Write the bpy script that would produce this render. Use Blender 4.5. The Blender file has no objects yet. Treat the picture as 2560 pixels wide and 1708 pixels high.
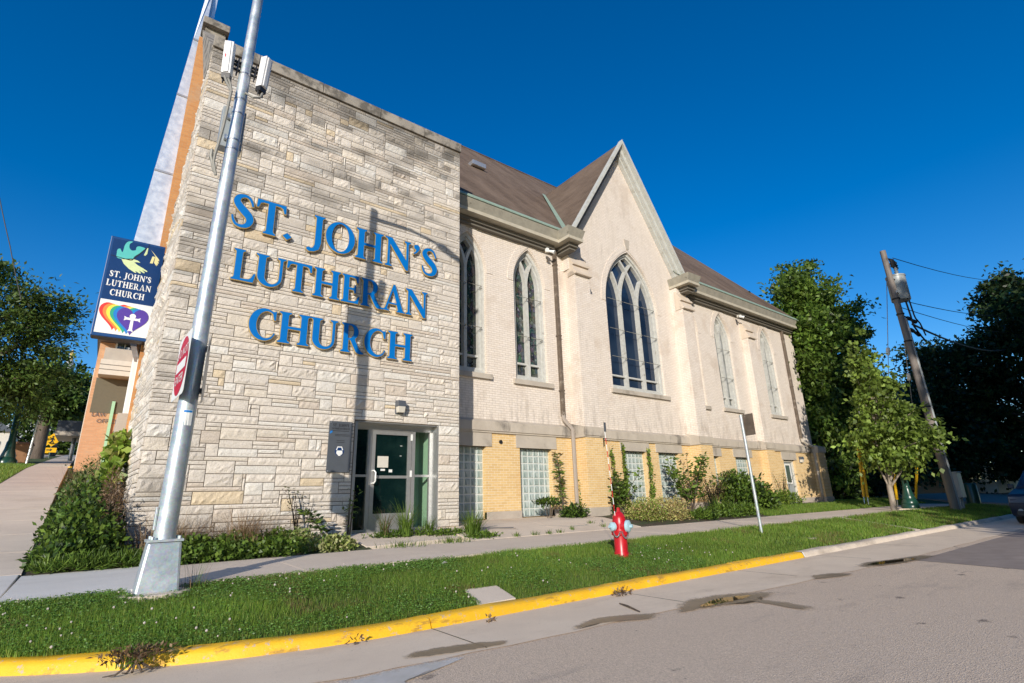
import bpy, math, random
import numpy as np
from mathutils import Vector, Matrix
from mathutils.geometry import tessellate_polygon
random.seed(7); rng = np.random.default_rng(7)
SC = bpy.context.scene; COL = SC.collection
R = math.radians

# ---------------------------------------------------------------- object helpers
ORG = {}
def tag(o, label=None, cat=None, group=None, kind=None):
    if label: o['label'] = label
    if cat: o['category'] = cat
    if group: o['group'] = group
    if kind: o['kind'] = kind
    return o
def empty(name, loc, label, cat, group=None):
    o = bpy.data.objects.new(name, None); COL.objects.link(o)
    o.location = loc; o.empty_display_size = .2; ORG[o] = np.array(loc, float)
    return tag(o, label, cat, group)
def link(name, me, mats, parent=None):
    o = bpy.data.objects.new(name, me); COL.objects.link(o)
    for m in (mats if isinstance(mats, (list, tuple)) else [mats]): me.materials.append(m)
    if parent is not None: o.parent = parent; ORG[o] = ORG[parent]
    else: ORG[o] = np.zeros(3)
    return o
def boxuv(me):
    n = len(me.loops)
    if n == 0: return
    uv = me.uv_layers.new(name='UVMap')
    co = np.empty(len(me.vertices)*3, np.float32); me.vertices.foreach_get('co', co); co = co.reshape(-1, 3)
    li = np.empty(n, np.int32); me.loops.foreach_get('vertex_index', li)
    nf = len(me.polygons)
    fn = np.empty(nf*3, np.float32); me.polygons.foreach_get('normal', fn); fn = fn.reshape(-1, 3)
    ls = np.empty(nf, np.int32); me.polygons.foreach_get('loop_total', ls)
    N = np.repeat(fn, ls, axis=0); P = co[li]
    a = np.abs(N); u = np.empty((n, 2), np.float32)
    side = (a[:, 0] > a[:, 1]) & (a[:, 0] >= a[:, 2]); top = (a[:, 2] > a[:, 0]) & (a[:, 2] > a[:, 1])
    u[:, 0] = P[:, 0]; u[:, 1] = P[:, 2]
    u[side, 0] = P[side, 1]; u[top, 1] = P[top, 1]
    uv.data.foreach_set('uv', u.ravel())

class MB:
    def __init__(s): s.v = []; s.f = []; s.m = []; s.c = []
    def add(s, vs, fs, mi=0, col=None):
        b = len(s.v); s.v += [tuple(map(float, p)) for p in vs]
        for f in fs: s.f.append([b+i for i in f]); s.m.append(mi)
        s.c += [col or (1, 1, 1)]*len(vs)
        return s
    def box(s, x0, x1, y0, y1, z0, z1, mi=0, col=None):
        return s.add([(x0,y0,z0),(x1,y0,z0),(x1,y1,z0),(x0,y1,z0),(x0,y0,z1),(x1,y0,z1),(x1,y1,z1),(x0,y1,z1)],
              [(0,3,2,1),(4,5,6,7),(0,1,5,4),(1,2,6,5),(2,3,7,6),(3,0,4,7)], mi, col)
    def hexa(s, p, mi=0, col=None):      # 8 points, bottom ring then top ring
        return s.add(p, [(0,3,2,1),(4,5,6,7),(0,1,5,4),(1,2,6,5),(2,3,7,6),(3,0,4,7)], mi, col)
    def tube(s, pts, rad, n=10, mi=0, cap=True, col=None):
        pts = [Vector(p) for p in pts]
        if not hasattr(rad, '__len__'): rad = [rad]*len(pts)
        vs = []; up = None
        for i, p in enumerate(pts):
            d = (pts[min(i+1, len(pts)-1)]-pts[max(i-1, 0)]).normalized()
            if up is None: up = d.orthogonal().normalized()
            up = (up-d*up.dot(d)).normalized(); sd = d.cross(up)
            for k in range(n):
                a = 2*math.pi*k/n; vs.append(p+(up*math.cos(a)+sd*math.sin(a))*rad[i])
        fs = []
        for i in range(len(pts)-1):
            for k in range(n): fs.append((i*n+k, i*n+(k+1) % n, (i+1)*n+(k+1) % n, (i+1)*n+k))
        if cap: fs.append(tuple(range(n))[::-1]); fs.append(tuple((len(pts)-1)*n+k for k in range(n)))
        return s.add(vs, fs, mi, col)
    def lathe(s, c, prof, n=24, mi=0, col=None):   # prof: (r, z) pairs bottom to top
        vs = []
        for r, z in prof:
            for k in range(n):
                a = 2*math.pi*k/n; vs.append((c[0]+r*math.cos(a), c[1]+r*math.sin(a), c[2]+z))
        fs = [(i*n+k, i*n+(k+1) % n, (i+1)*n+(k+1) % n, (i+1)*n+k) for i in range(len(prof)-1) for k in range(n)]
        fs.append(tuple(range(n))[::-1]); fs.append(tuple((len(prof)-1)*n+k for k in range(n)))
        return s.add(vs, fs, mi, col)
    def xform(s, M, start=0):
        for i in range(start, len(s.v)): s.v[i] = tuple(M @ Vector(s.v[i]))
        return s
    def parts(s):
        par = list(range(len(s.v)))
        def find(i):
            while par[i] != i: par[i] = par[par[i]]; i = par[i]
            return i
        for f in s.f:
            a = find(f[0])
            for k in f[1:]: par[find(k)] = a
        gr = {}
        for f, mi in zip(s.f, s.m): gr.setdefault(find(f[0]), []).append((f, mi))
        out = []
        for fs in gr.values():
            m = MB(); ix = {}
            for f, mi in fs:
                g_ = []
                for k in f:
                    if k not in ix: ix[k] = len(m.v); m.v.append(s.v[k]); m.c.append(s.c[k])
                    g_.append(ix[k])
                m.f.append(g_); m.m.append(mi)
            out.append(m)
        return out
    def split(s, name, mats, parent=None, **k): return [q.build(name, mats, parent, **k) for q in s.parts()]
    def build(s, name, mats, parent=None, smooth=False, cols=False, bevel=0):
        o0 = ORG[parent] if parent is not None else np.zeros(3)
        me = bpy.data.meshes.new(name)
        me.from_pydata((np.array(s.v)-o0).tolist() if len(s.v) else [], [], s.f)
        o = link(name, me, mats, parent)
        if any(s.m): me.polygons.foreach_set('material_index', s.m)
        if bevel:
            import bmesh
            bm = bmesh.new(); bm.from_mesh(me)
            ed = [e for e in bm.edges if len(e.link_faces) == 2 and e.calc_face_angle(0) > .5]
            bmesh.ops.bevel(bm, geom=ed, offset=bevel, segments=2, affect='EDGES', profile=.6, clamp_overlap=True)
            bm.to_mesh(me); bm.free()
        if cols and not bevel:
            ca = me.color_attributes.new('Col', 'FLOAT_COLOR', 'POINT')
            a = np.ones((len(s.v), 4), np.float32); a[:, :3] = s.c; ca.data.foreach_set('color', a.ravel())
        boxuv(me)
        if smooth:
            me.polygons.foreach_set('use_smooth', [True]*len(me.polygons))
            if smooth != 2: me.set_sharp_from_angle(angle=R(40))
        me.update(); return o
def fastmesh(name, V, nper, C, mats, parent=None, smooth=False):
    """V (n*nper,3) polygons with nper vertices each, C per-vertex colour"""
    o0 = ORG[parent] if parent is not None else np.zeros(3)
    me = bpy.data.meshes.new(name); nv = len(V); nf = nv//nper
    me.vertices.add(nv); me.loops.add(nv); me.polygons.add(nf)
    me.vertices.foreach_set('co', (V-o0).astype(np.float32).ravel())
    me.loops.foreach_set('vertex_index', np.arange(nv, dtype=np.int32))
    me.polygons.foreach_set('loop_start', np.arange(0, nv, nper, dtype=np.int32))
    me.update(calc_edges=True)
    ca = me.color_attributes.new('Col', 'FLOAT_COLOR', 'POINT')
    a = np.ones((nv, 4), np.float32); a[:, :3] = C; ca.data.foreach_set('color', a.ravel())
    o = link(name, me, mats, parent); return o
def dup(o, parent=None):
    c = o.copy(); COL.objects.link(c)
    if parent is not None: c.parent = parent
    ORG[c] = ORG[o]
    for ch in o.children: dup(ch, c)
    return c
def dup_tree(o):
    kids = list(o.children); c = o.copy(); COL.objects.link(c); ORG[c] = ORG[o]
    for k in kids:
        d = k.copy(); COL.objects.link(d); d.parent = c
        for g in list(k.children):
            e = g.copy(); COL.objects.link(e); e.parent = d
    return c

# ---------------------------------------------------------------- materials
def new(name):
    m = bpy.data.materials.new(name); m.use_nodes = True; nt = m.node_tree
    return m, nt, nt.nodes['Principled BSDF']
def N(nt, t, **k):
    n = nt.nodes.new(t)
    for a, b in k.items():
        if a in n.inputs.keys() if hasattr(n.inputs, 'keys') else False: n.inputs[a].default_value = b
        else: setattr(n, a, b)
    return n
def L(nt, a, b): nt.links.new(a, b)
def rgba(c): return (*c, 1)
def mix(nt, fac, a, b, mode='MIX'):
    n = nt.nodes.new('ShaderNodeMix'); n.data_type = 'RGBA'; n.blend_type = mode
    for s, v in ((n.inputs[0], fac), (n.inputs[6], a), (n.inputs[7], b)):
        if hasattr(v, 'default_value'): L(nt, v, s)
        elif isinstance(v, (int, float)): s.default_value = v
        else: s.default_value = rgba(v)
    return n.outputs[2]
def noise(nt, scale, detail=5, rough=.6, vec=None, dist=0):
    n = nt.nodes.new('ShaderNodeTexNoise'); n.inputs['Scale'].default_value = scale
    n.inputs['Detail'].default_value = detail; n.inputs['Roughness'].default_value = rough; n.inputs['Distortion'].default_value = dist
    if vec is not None: L(nt, vec, n.inputs['Vector'])
    return n.outputs['Fac']
def ramp(nt, fac, lo, hi, a=0., b=1.):
    n = nt.nodes.new('ShaderNodeMapRange'); L(nt, fac, n.inputs[0])
    n.inputs[1].default_value = lo; n.inputs[2].default_value = hi; n.inputs[3].default_value = a; n.inputs[4].default_value = b
    n.interpolation_type = 'SMOOTHSTEP'; return n.outputs[0]
def math_(nt, op, a, b=0.):
    n = nt.nodes.new('ShaderNodeMath'); n.operation = op
    for s, v in ((n.inputs[0], a), (n.inputs[1], b)):
        if hasattr(v, 'default_value'): L(nt, v, s)
        else: s.default_value = v
    return n.outputs[0]
def bump(nt, bs, h, strength=.3, dist=.02, nrm=None):
    b = nt.nodes.new('ShaderNodeBump'); b.inputs['Strength'].default_value = strength; b.inputs['Distance'].default_value = dist
    L(nt, h, b.inputs['Height'])
    if nrm is not None: L(nt, nrm, b.inputs['Normal'])
    L(nt, b.outputs[0], bs.inputs['Normal']); return b.outputs[0]
def pos(nt): return nt.nodes.new('ShaderNodeNewGeometry').outputs['Position']
def scaled(nt, vec, s):
    n = nt.nodes.new('ShaderNodeMapping'); n.inputs['Scale'].default_value = s; L(nt, vec, n.inputs['Vector']); return n.outputs[0]
def setc(nt, bs, col, rough=.7, metal=0., spec=None):
    if hasattr(col, 'default_value'): L(nt, col, bs.inputs['Base Color'])
    else: bs.inputs['Base Color'].default_value = rgba(col)
    if hasattr(rough, 'default_value'): L(nt, rough, bs.inputs['Roughness'])
    else: bs.inputs['Roughness'].default_value = rough
    bs.inputs['Metallic'].default_value = metal
    if spec is not None: bs.inputs['Specular IOR Level'].default_value = spec
def mottle(name, c1, c2, scale=3, rough=.75, metal=0., b=.2, bs_=60, bd=.004, spec=None, c3=None, s3=.7, t3=(.55, .7), stretch=None):
    m, nt, bs = new(name); p = pos(nt)
    if stretch: p = scaled(nt, p, stretch)
    c = mix(nt, ramp(nt, noise(nt, scale, vec=p), .3, .7), c1, c2)
    if c3: c = mix(nt, ramp(nt, noise(nt, s3, 6, .65, vec=p), *t3), c, c3)
    f = noise(nt, bs_, 4, vec=p); c = mix(nt, ramp(nt, f, .35, .75, 0, .25), c, (c1[0]*.6, c1[1]*.6, c1[2]*.6))
    setc(nt, bs, c, rough, metal, spec)
    if b: bump(nt, bs, f, b, bd)
    return m
def plain(name, c, rough=.5, metal=0., spec=None):
    m, nt, bs = new(name); p = pos(nt)
    f = noise(nt, 9, 4, vec=p)
    setc(nt, bs, mix(nt, ramp(nt, f, .35, .7, 0, .35), c, (c[0]*.8, c[1]*.8, c[2]*.8)), rough, metal, spec)
    bump(nt, bs, noise(nt, 120, 2, vec=p), .04, .002); return m
def brick(name, c1, c2, mortar, w=.2, h=.0667, mort=.010, rough=.8, stain=None, stain_t=(.55, .75), var=(.45, .36, .26), vart=(.56, .72), varamt=.5, bmp=.5):
    m, nt, bs = new(name)
    uv = nt.nodes.new('ShaderNodeUVMap'); p = pos(nt)
    br = nt.nodes.new('ShaderNodeTexBrick'); L(nt, uv.outputs[0], br.inputs['Vector'])
    br.inputs['Scale'].default_value = 1; br.inputs['Brick Width'].default_value = w; br.inputs['Row Height'].default_value = h
    br.inputs['Mortar Size'].default_value = mort*.5; br.inputs['Mortar Smooth'].default_value = .3; br.inputs['Bias'].default_value = 0
    br.inputs['Color1'].default_value = rgba(c1); br.inputs['Color2'].default_value = rgba(c2); br.inputs['Mortar'].default_value = rgba(mortar)
    c = br.outputs['Color']
    f1 = ramp(nt, noise(nt, .9, 8, .7, vec=p), *vart, 0, varamt); c = mix(nt, f1, c, var)
    f3 = noise(nt, 14, 4, vec=scaled(nt, p, (1, 1, 3))); c = mix(nt, ramp(nt, f3, .3, .75, 0, .28), c, (c1[0]*.7, c1[1]*.68, c1[2]*.62))
    if stain and name.startswith('painted'):
        sx = nt.nodes.new('ShaderNodeSeparateXYZ'); L(nt, p, sx.inputs[0])
        up = ramp(nt, sx.outputs[2], 3.3, 4.7, 1, 0); up2 = ramp(nt, sx.outputs[2], 8.2, 9.3, 0, 1); st = noise(nt, 2.3, 8, .75, vec=scaled(nt, p, (2.4, 2.4, .5)))
        c = mix(nt, math_(nt, 'MULTIPLY', math_(nt, 'MAXIMUM', math_(nt, 'MULTIPLY', up, .85), math_(nt, 'MULTIPLY', up2, .22)), ramp(nt, st, .45, .66, 0, .75)), c, (.37, .32, .27))
    if stain:
        f2 = noise(nt, 1.6, 7, .7, vec=scaled(nt, p, (1.6, 1.6, .35))); c = mix(nt, ramp(nt, f2, *stain_t, 0, .7), c, stain)
    setc(nt, bs, c, rough)
    hgt = math_(nt, 'ADD', math_(nt, 'MULTIPLY', br.outputs['Fac'], -1.), math_(nt, 'MULTIPLY', noise(nt, 90, 3, vec=p), .5))
    bump(nt, bs, hgt, bmp, .006); return m
def leafmat(name, trans=.35, rough=.45):
    m, nt, bs = new(name)
    at = nt.nodes.new('ShaderNodeAttribute'); at.attribute_name = 'Col'
    c = at.outputs['Color']; setc(nt, bs, c, rough, spec=.35)
    tr = nt.nodes.new('ShaderNodeBsdfTranslucent'); hs = nt.nodes.new('ShaderNodeHueSaturation')
    hs.inputs['Hue'].default_value = .485; hs.inputs['Value'].default_value = 1.5; L(nt, c, hs.inputs['Color']); L(nt, hs.outputs[0], tr.inputs[0])
    mx = nt.nodes.new('ShaderNodeMixShader'); mx.inputs[0].default_value = trans
    L(nt, bs.outputs[0], mx.inputs[1]); L(nt, tr.outputs[0], mx.inputs[2]); L(nt, mx.outputs[0], nt.nodes['Material Output'].inputs[0]); return m
def attrmat(name, rough=.8, spec=.3, bstr=.3, bsc=45, bdist=.012):
    m, nt, bs = new(name); p = pos(nt)
    at = nt.nodes.new('ShaderNodeAttribute'); at.attribute_name = 'Col'
    f = noise(nt, bsc, 6, .65, vec=p)
    c = mix(nt, ramp(nt, f, .35, .72, 0, .38), at.outputs['Color'], (.5, .47, .4), 'MULTIPLY')
    g = noise(nt, 5, 6, .7, vec=p); c = mix(nt, ramp(nt, g, .5, .8, 0, .3), c, (.62, .56, .46), 'MULTIPLY')
    setc(nt, bs, c, rough, spec=spec); bump(nt, bs, f, bstr, bdist); return m
M = {}
M['stone'] = attrmat('ashlar_limestone', bstr=.85, bsc=42, bdist=.02)
M['mortar'] = mottle('grey_mortar', (.085, .065, .045), (.13, .10, .07), 6)
M['cream'] = brick('painted_cream_brick', (.79, .71, .63), (.73, .65, .565), (.56, .48, .405), mort=.013, stain=(.42, .355, .295), stain_t=(.55, .80), var=(.56, .46, .37), vart=(.5, .66), varamt=.6, bmp=.7)
M['yellow'] = brick('yellow_basement_brick', (.72, .50, .23), (.62, .41, .175), (.74, .64, .46), mort=.014, stain=(.33, .22, .11), stain_t=(.64, .86), var=(.62, .36, .13), vart=(.55, .7), varamt=.4)
M['soffit_shade'] = plain('shaded_olive_soffit', (.13, .115, .075), .7)
M['orange'] = brick('orange_brick', (.62, .29, .10), (.54, .235, .08), (.50, .33, .18), mort=.008)
M['tan'] = brick('tan_office_brick', (.62, .34, .18), (.54, .28, .14), (.48, .36, .25), mort=.010)
M['band'] = mottle('weathered_band_stone', (.52, .46, .38), (.44, .385, .315), 2.5, c3=(.13, .115, .10), s3=1.3, t3=(.52, .70), stretch=(1, 1, .5))
M['lintel'] = mottle('grey_lintel_stone', (.50, .445, .37), (.43, .38, .315), 2, c3=(.30, .26, .21), s3=1.6)
M['capstone'] = mottle('pale_cap_stone', (.66, .56, .45), (.58, .49, .39), 2, c3=(.36, .30, .24), s3=2.4, t3=(.58, .72))
M['plinth'] = mottle('concrete_plinth', (.47, .41, .345), (.38, .33, .275), 2.2, c3=(.24, .19, .15), s3=2.2)
M['trim'] = mottle('olive_grey_gutter_paint', (.34, .315, .25), (.27, .25, .20), 5, c3=(.12, .105, .08), s3=6, t3=(.62, .72), b=.1)
M['trimlight'] = mottle('pale_cornice_paint', (.50, .455, .36), (.43, .39, .30), 4, b=.1)
M['dark_trim'] = plain('dark_cornice_shadow_tone', (.16, .145, .12), .7)  # shade on the mouldings put into the colour; also used for dark joints
M['verge'] = mottle('pale_verge_paint', (.52, .53, .50), (.46, .46, .42), 5, b=.1, c3=(.36, .345, .30), s3=4)
M['window'] = mottle('peeling_pale_window_paint', (.55, .55, .515), (.44, .44, .405), 9, c3=(.26, .235, .19), s3=5, t3=(.60, .74), b=.12)
M['copper'] = mottle('verdigris_copper', (.30, .40, .32), (.22, .31, .25), 9, c3=(.16, .14, .09), s3=7, t3=(.6, .7))
M['coping'] = mottle('weathered_concrete_coping', (.36, .325, .27), (.27, .24, .20), 3, c3=(.11, .098, .08), s3=2.6, t3=(.44, .60))
M['white'] = plain('white_paint', (.78, .78, .75), .45)
M['offwhite'] = plain('offwhite_panel', (.62, .58, .50), .6)
M['black'] = plain('black_plastic', (.02, .02, .022), .45)
M['charcoal'] = plain('dark_grey_plate', (.085, .095, .11), .35)
M['brownpipe'] = mottle('brown_downspout_paint', (.15, .115, .085), (.10, .075, .055), 6, c3=(.27, .23, .19), s3=4)
M['greypipe'] = plain('taupe_downspout_paint', (.34, .29, .245), .5)
M['alu'] = plain('anodised_aluminium', (.55, .55, .54), .38, .7)
M['red'] = mottle('red_hydrant_paint', (.52, .012, .02), (.42, .008, .015), 6, rough=.34, b=.12, bs_=35, bd=.003, c3=(.30, .006, .01), s3=3)
M['ltblue'] = mottle('pale_blue_cap_paint', (.42, .60, .66), (.36, .54, .60), 8, rough=.45, b=.1)
M['signred'] = plain('sign_red_sheeting', (.55, .008, .03), .35)
M['signyellow'] = plain('sign_yellow_sheeting', (.85, .48, .01), .4)
M['guardyellow'] = plain('yellow_guard_plastic', (.85, .50, .01), .4)
M['lampgreen'] = plain('dark_green_lamp_paint', (.012, .055, .040), .28)
M['navy'] = plain('navy_sign_vinyl', (.004, .035, .135), .35)
M['navyframe'] = plain('navy_sign_frame', (.007, .055, .19), .4)
M['letterblue'] = plain('blue_letter_face', (.0, .155, .50), .38)
M['gold'] = plain('gold_letter_rim', (.60, .44, .17), .4, .35)
M['chrome'] = plain('chain_steel', (.5, .5, .5), .35, .9)
M['bin'] = plain('brown_bin_plastic', (.30, .16, .08), .5)
M['cable'] = plain('black_cable', (.015, .015, .015), .6)
M['greycable'] = plain('grey_conduit', (.26, .25, .215), .5)
M['xfmr'] = plain('grey_transformer_paint', (.30, .33, .34), .4)
M['radio'] = plain('white_radio_plastic', (.74, .74, .74), .4)
def galv():
    m, nt, bs = new('galvanised_steel'); p = pos(nt)
    v = nt.nodes.new('ShaderNodeTexVoronoi'); v.inputs['Scale'].default_value = 55; L(nt, p, v.inputs['Vector'])
    g = noise(nt, 5, 6, .65, vec=p)
    c = mix(nt, ramp(nt, g, .3, .7), (.40, .45, .48), (.56, .60, .62)); c = mix(nt, .22, c, v.outputs['Color'], 'SOFT_LIGHT')
    setc(nt, bs, c, ramp(nt, g, .3, .75, .36, .55), .55); bump(nt, bs, noise(nt, 40, 3, vec=p), .06, .003); return m
M['galv'] = galv()
def spire():
    m, nt, bs = new('spire_sheet_metal'); p = pos(nt)
    g = noise(nt, 2.2, 3, .5, vec=scaled(nt, p, (1, 1, .6))); h = noise(nt, 7, 5, vec=p)
    setc(nt, bs, mix(nt, ramp(nt, h, .3, .7), (.60, .66, .74), (.70, .76, .83)), ramp(nt, h, .3, .7, .38, .5), .55); bump(nt, bs, g, .22, .05); return m
M['spire'] = spire()
def roofm():
    m, nt, bs = new('brown_asphalt_shingles'); p = pos(nt)
    uv = nt.nodes.new('ShaderNodeUVMap')
    br = nt.nodes.new('ShaderNodeTexBrick'); L(nt, uv.outputs[0], br.inputs['Vector'])
    for k, v in (('Scale', 1), ('Brick Width', .33), ('Row Height', .14), ('Mortar Size', .006), ('Mortar Smooth', .2)): br.inputs[k].default_value = v
    br.inputs['Color1'].default_value = (.155, .110, .080, 1); br.inputs['Color2'].default_value = (.115, .080, .058, 1); br.inputs['Mortar'].default_value = (.06, .042, .03, 1)
    c = mix(nt, ramp(nt, noise(nt, .7, 7, .7, vec=scaled(nt, p, (1.6, .35, .35))), .35, .68, 0, .75), br.outputs['Color'], (.24, .175, .13))
    c = mix(nt, ramp(nt, noise(nt, 60, 2, vec=p), .4, .7, 0, .4), c, (.07, .05, .035)); setc(nt, bs, c, .9, spec=.2)
    bump(nt, bs, math_(nt, 'MULTIPLY', br.outputs['Fac'], -1.), .5, .01); return m
M['roof'] = roofm()
def asphalt():
    m, nt, bs = new('worn_light_asphalt'); p = pos(nt)
    v = nt.nodes.new('ShaderNodeTexVoronoi'); v.inputs['Scale'].default_value = 95; L(nt, p, v.inputs['Vector'])
    c = mix(nt, v.outputs['Color'], (.58, .455, .335), (.90, .715, .54))
    c = mix(nt, ramp(nt, noise(nt, 130, 3, vec=p), .4, .68, 0, .45), c, (.44, .345, .255))
    c = mix(nt, ramp(nt, noise(nt, .45, 6, .6, vec=p), .35, .7, 0, .3), c, (.60, .475, .36))
    c = mix(nt, ramp(nt, noise(nt, 1.9, 9, .75, vec=scaled(nt, p, (.6, 1.3, 1))), .63, .70, 0, .65), c, (.10, .085, .078))
    c = mix(nt, ramp(nt, noise(nt, 7.3, 4, .6, vec=p), .69, .74, 0, .75), c, (.06, .05, .047))
    c = mix(nt, ramp(nt, noise(nt, 42, 5, .75, vec=p), .42, .64, 0, .32), c, (.38, .30, .225))
    vs = nt.nodes.new('ShaderNodeTexVoronoi'); vs.inputs['Scale'].default_value = 2.1; L(nt, scaled(nt, p, (.7, 1, 1)), vs.inputs['Vector'])
    dd = math_(nt, 'ADD', vs.outputs['Distance'], math_(nt, 'MULTIPLY', noise(nt, 16, 6, .8, vec=p), .55))
    c = mix(nt, ramp(nt, dd, .33, .42, .75, 0), c, (.13, .105, .09))
    c = mix(nt, ramp(nt, noise(nt, 1.1, 8, .7, vec=scaled(nt, p, (.35, 1.6, 1))), .54, .68, 0, .35), c, (.33, .265, .22))
    setc(nt, bs, c, .88, spec=.3)
    bump(nt, bs, math_(nt, 'ADD', v.outputs['Distance'], noise(nt, 60, 4, vec=p)), .6, .008); return m
M['asphalt'] = asphalt()
M['asphaltdark'] = mottle('dark_patch_asphalt', (.34, .275, .23), (.28, .225, .185), 3, bs_=110, b=.5, bd=.006, c3=(.38, .305, .255))
def conc(name, c1, c2, dirt, sc=1.2, t=(.5, .72), agg=.5):
    m, nt, bs = new(name); p = pos(nt)
    c = mix(nt, ramp(nt, noise(nt, sc, 7, .65, vec=p), .3, .7), c1, c2)
    c = mix(nt, ramp(nt, noise(nt, .8, 8, .7, vec=scaled(nt, p, (.5, 1.4, 1))), *t, 0, .7), c, dirt)
    f = noise(nt, 140, 3, vec=p); c = mix(nt, ramp(nt, f, .4, .72, 0, agg), c, (c1[0]*.55, c1[1]*.53, c1[2]*.5))
    c = mix(nt, ramp(nt, noise(nt, 30, 2, vec=p), .70, .76, 0, .5), c, (.1, .08, .06))
    setc(nt, bs, c, .85, spec=.3); bump(nt, bs, f, .3, .004); return m
M['gutter'] = conc('gutter_concrete', (.82, .68, .52), (.74, .605, .46), (.58, .46, .34), agg=.3)
M['kerb'] = conc('kerb_concrete', (.72, .62, .51), (.63, .54, .44), (.22, .18, .15), sc=2, agg=.35)
M['walk'] = conc('old_sidewalk_concrete', (.74, .63, .51), (.66, .555, .45), (.53, .435, .345))
M['newwalk'] = conc('new_sidewalk_concrete', (.74, .71, .65), (.69, .66, .60), (.61, .58, .52), agg=.2)
def ykerb():
    m, nt, bs = new('yellow_kerb_paint'); p = pos(nt)
    c = mix(nt, ramp(nt, noise(nt, 2, 5, vec=p), .3, .7), (.86, .50, .018), (.78, .42, .012))
    sc = noise(nt, 3.0, 9, .75, vec=scaled(nt, p, (.55, 2, 2))); c = mix(nt, ramp(nt, sc, .53, .62, 0, .8), c, (.36, .20, .04))
    c = mix(nt, ramp(nt, noise(nt, 11, 9, .8, vec=p), .575, .61, 0, .95), c, (.46, .38, .29))
    c = mix(nt, ramp(nt, noise(nt, .9, 6, .7, vec=p), .5, .75, 0, .5), c, (.62, .36, .03))
    setc(nt, bs, c, .55); bump(nt, bs, noise(nt, 45, 5, vec=p), .35, .008); return m
M['ykerb'] = ykerb()
M['soil'] = mottle('dark_soil', (.055, .04, .028), (.10, .075, .05), 6, b=.6, bs_=40, bd=.02, c3=(.05, .07, .025), s3=2.5, t3=(.45, .6))
M['turf'] = mottle('turf_underlay', (.065, .10, .022), (.11, .13, .035), 5, b=.7, bs_=60, bd=.03, c3=(.14, .11, .05), s3=2.4, t3=(.62, .75))
M['bark'] = mottle('brown_bark', (.12, .09, .065), (.07, .05, .035), 5, b=.9, bs_=22, bd=.03, stretch=(1, 1, .25))
M['palebark'] = mottle('pale_young_bark', (.36, .30, .24), (.25, .20, .155), 9, b=.5, bs_=22, bd=.01, stretch=(1, 1, .5))
M['wood'] = mottle('weathered_pole_wood', (.25, .215, .19), (.17, .145, .125), 6, b=.5, bs_=30, bd=.01, stretch=(2, 2, .08))
M['leaf'] = leafmat('leaf'); M['grass'] = leafmat('grass_blade', .4, .5); M['dry'] = leafmat('dry_stalk', .15, .8)
def soft(nt, bs, top):
    at = nt.nodes.new('ShaderNodeAttribute'); at.attribute_name = 'Col'; sp = nt.nodes.new('ShaderNodeSeparateColor'); L(nt, at.outputs['Color'], sp.inputs[0])
    f = math_(nt, 'ADD', sp.outputs[0], math_(nt, 'MULTIPLY', math_(nt, 'SUBTRACT', noise(nt, 9, 7, .7, vec=pos(nt)), .5), 1.1))
    tr = nt.nodes.new('ShaderNodeBsdfTransparent'); mx = nt.nodes.new('ShaderNodeMixShader'); L(nt, ramp(nt, f, .25, .62, 0, top), mx.inputs[0])
    L(nt, tr.outputs[0], mx.inputs[1]); L(nt, bs.outputs[0], mx.inputs[2]); L(nt, mx.outputs[0], nt.nodes['Material Output'].inputs[0])
def puddle(name, c, r):
    m, nt, bs = new(name); soft(nt, bs, .72 if r > .1 else .85); setc(nt, bs, mix(nt, ramp(nt, noise(nt, 3, 5, vec=pos(nt)), .3, .7), c, (c[0]*.8, c[1]*.8, c[2]*.75)), r, spec=.6); return m
M['palestain'] = puddle('pale_paint_scuff', (.74, .73, .70), .7); M['wet'] = puddle('wet_concrete', (.27, .20, .125), .42); M['water'] = puddle('puddle_water', (.055, .040, .024), .02)
def glass(name, kind):
    m, nt, bs = new(name); p = pos(nt)
    if kind == 'navy':
        c = mix(nt, ramp(nt, noise(nt, .8, 2, vec=p), .3, .7), (.008, .020, .048), (.022, .040, .075))
    elif kind == 'stained':
        v = nt.nodes.new('ShaderNodeTexVoronoi'); v.inputs['Scale'].default_value = 9; L(nt, scaled(nt, p, (1, 1, .7)), v.inputs['Vector'])
        e = nt.nodes.new('ShaderNodeTexVoronoi'); e.feature = 'DISTANCE_TO_EDGE'; e.inputs['Scale'].default_value = 9; L(nt, scaled(nt, p, (1, 1, .7)), e.inputs['Vector'])
        c = mix(nt, ramp(nt, noise(nt, 5, 3, vec=p), .35, .65), (.02, .045, .05), (.12, .13, .12))
        c = mix(nt, .5, c, v.outputs['Color'], 'MULTIPLY'); c = mix(nt, ramp(nt, noise(nt, 8, 2, vec=p), .6, .7, 0, .6), c, (.30, .33, .33))
        c = mix(nt, ramp(nt, e.outputs['Distance'], .02, .05, 1, 0), c, (.012, .014, .015))
    elif kind == 'pale':
        c = mix(nt, ramp(nt, noise(nt, 2.5, 4, vec=scaled(nt, p, (1, 1, .4))), .35, .65), (.10, .106, .10), (.25, .262, .258))
    elif kind == 'door':
        c = mix(nt, ramp(nt, noise(nt, 1.6, 3, vec=p), .4, .7), (.003, .012, .012), (.008, .022, .02))
    setc(nt, bs, c, .04 if kind != 'pale' else .12, spec=.6)
    w = noise(nt, 1.3, 2, vec=p); bump(nt, bs, w, .05, .05); return m
for k in ('navy', 'stained', 'pale', 'door'): M['g_'+k] = glass(k+'_window_glass', k)
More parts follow.
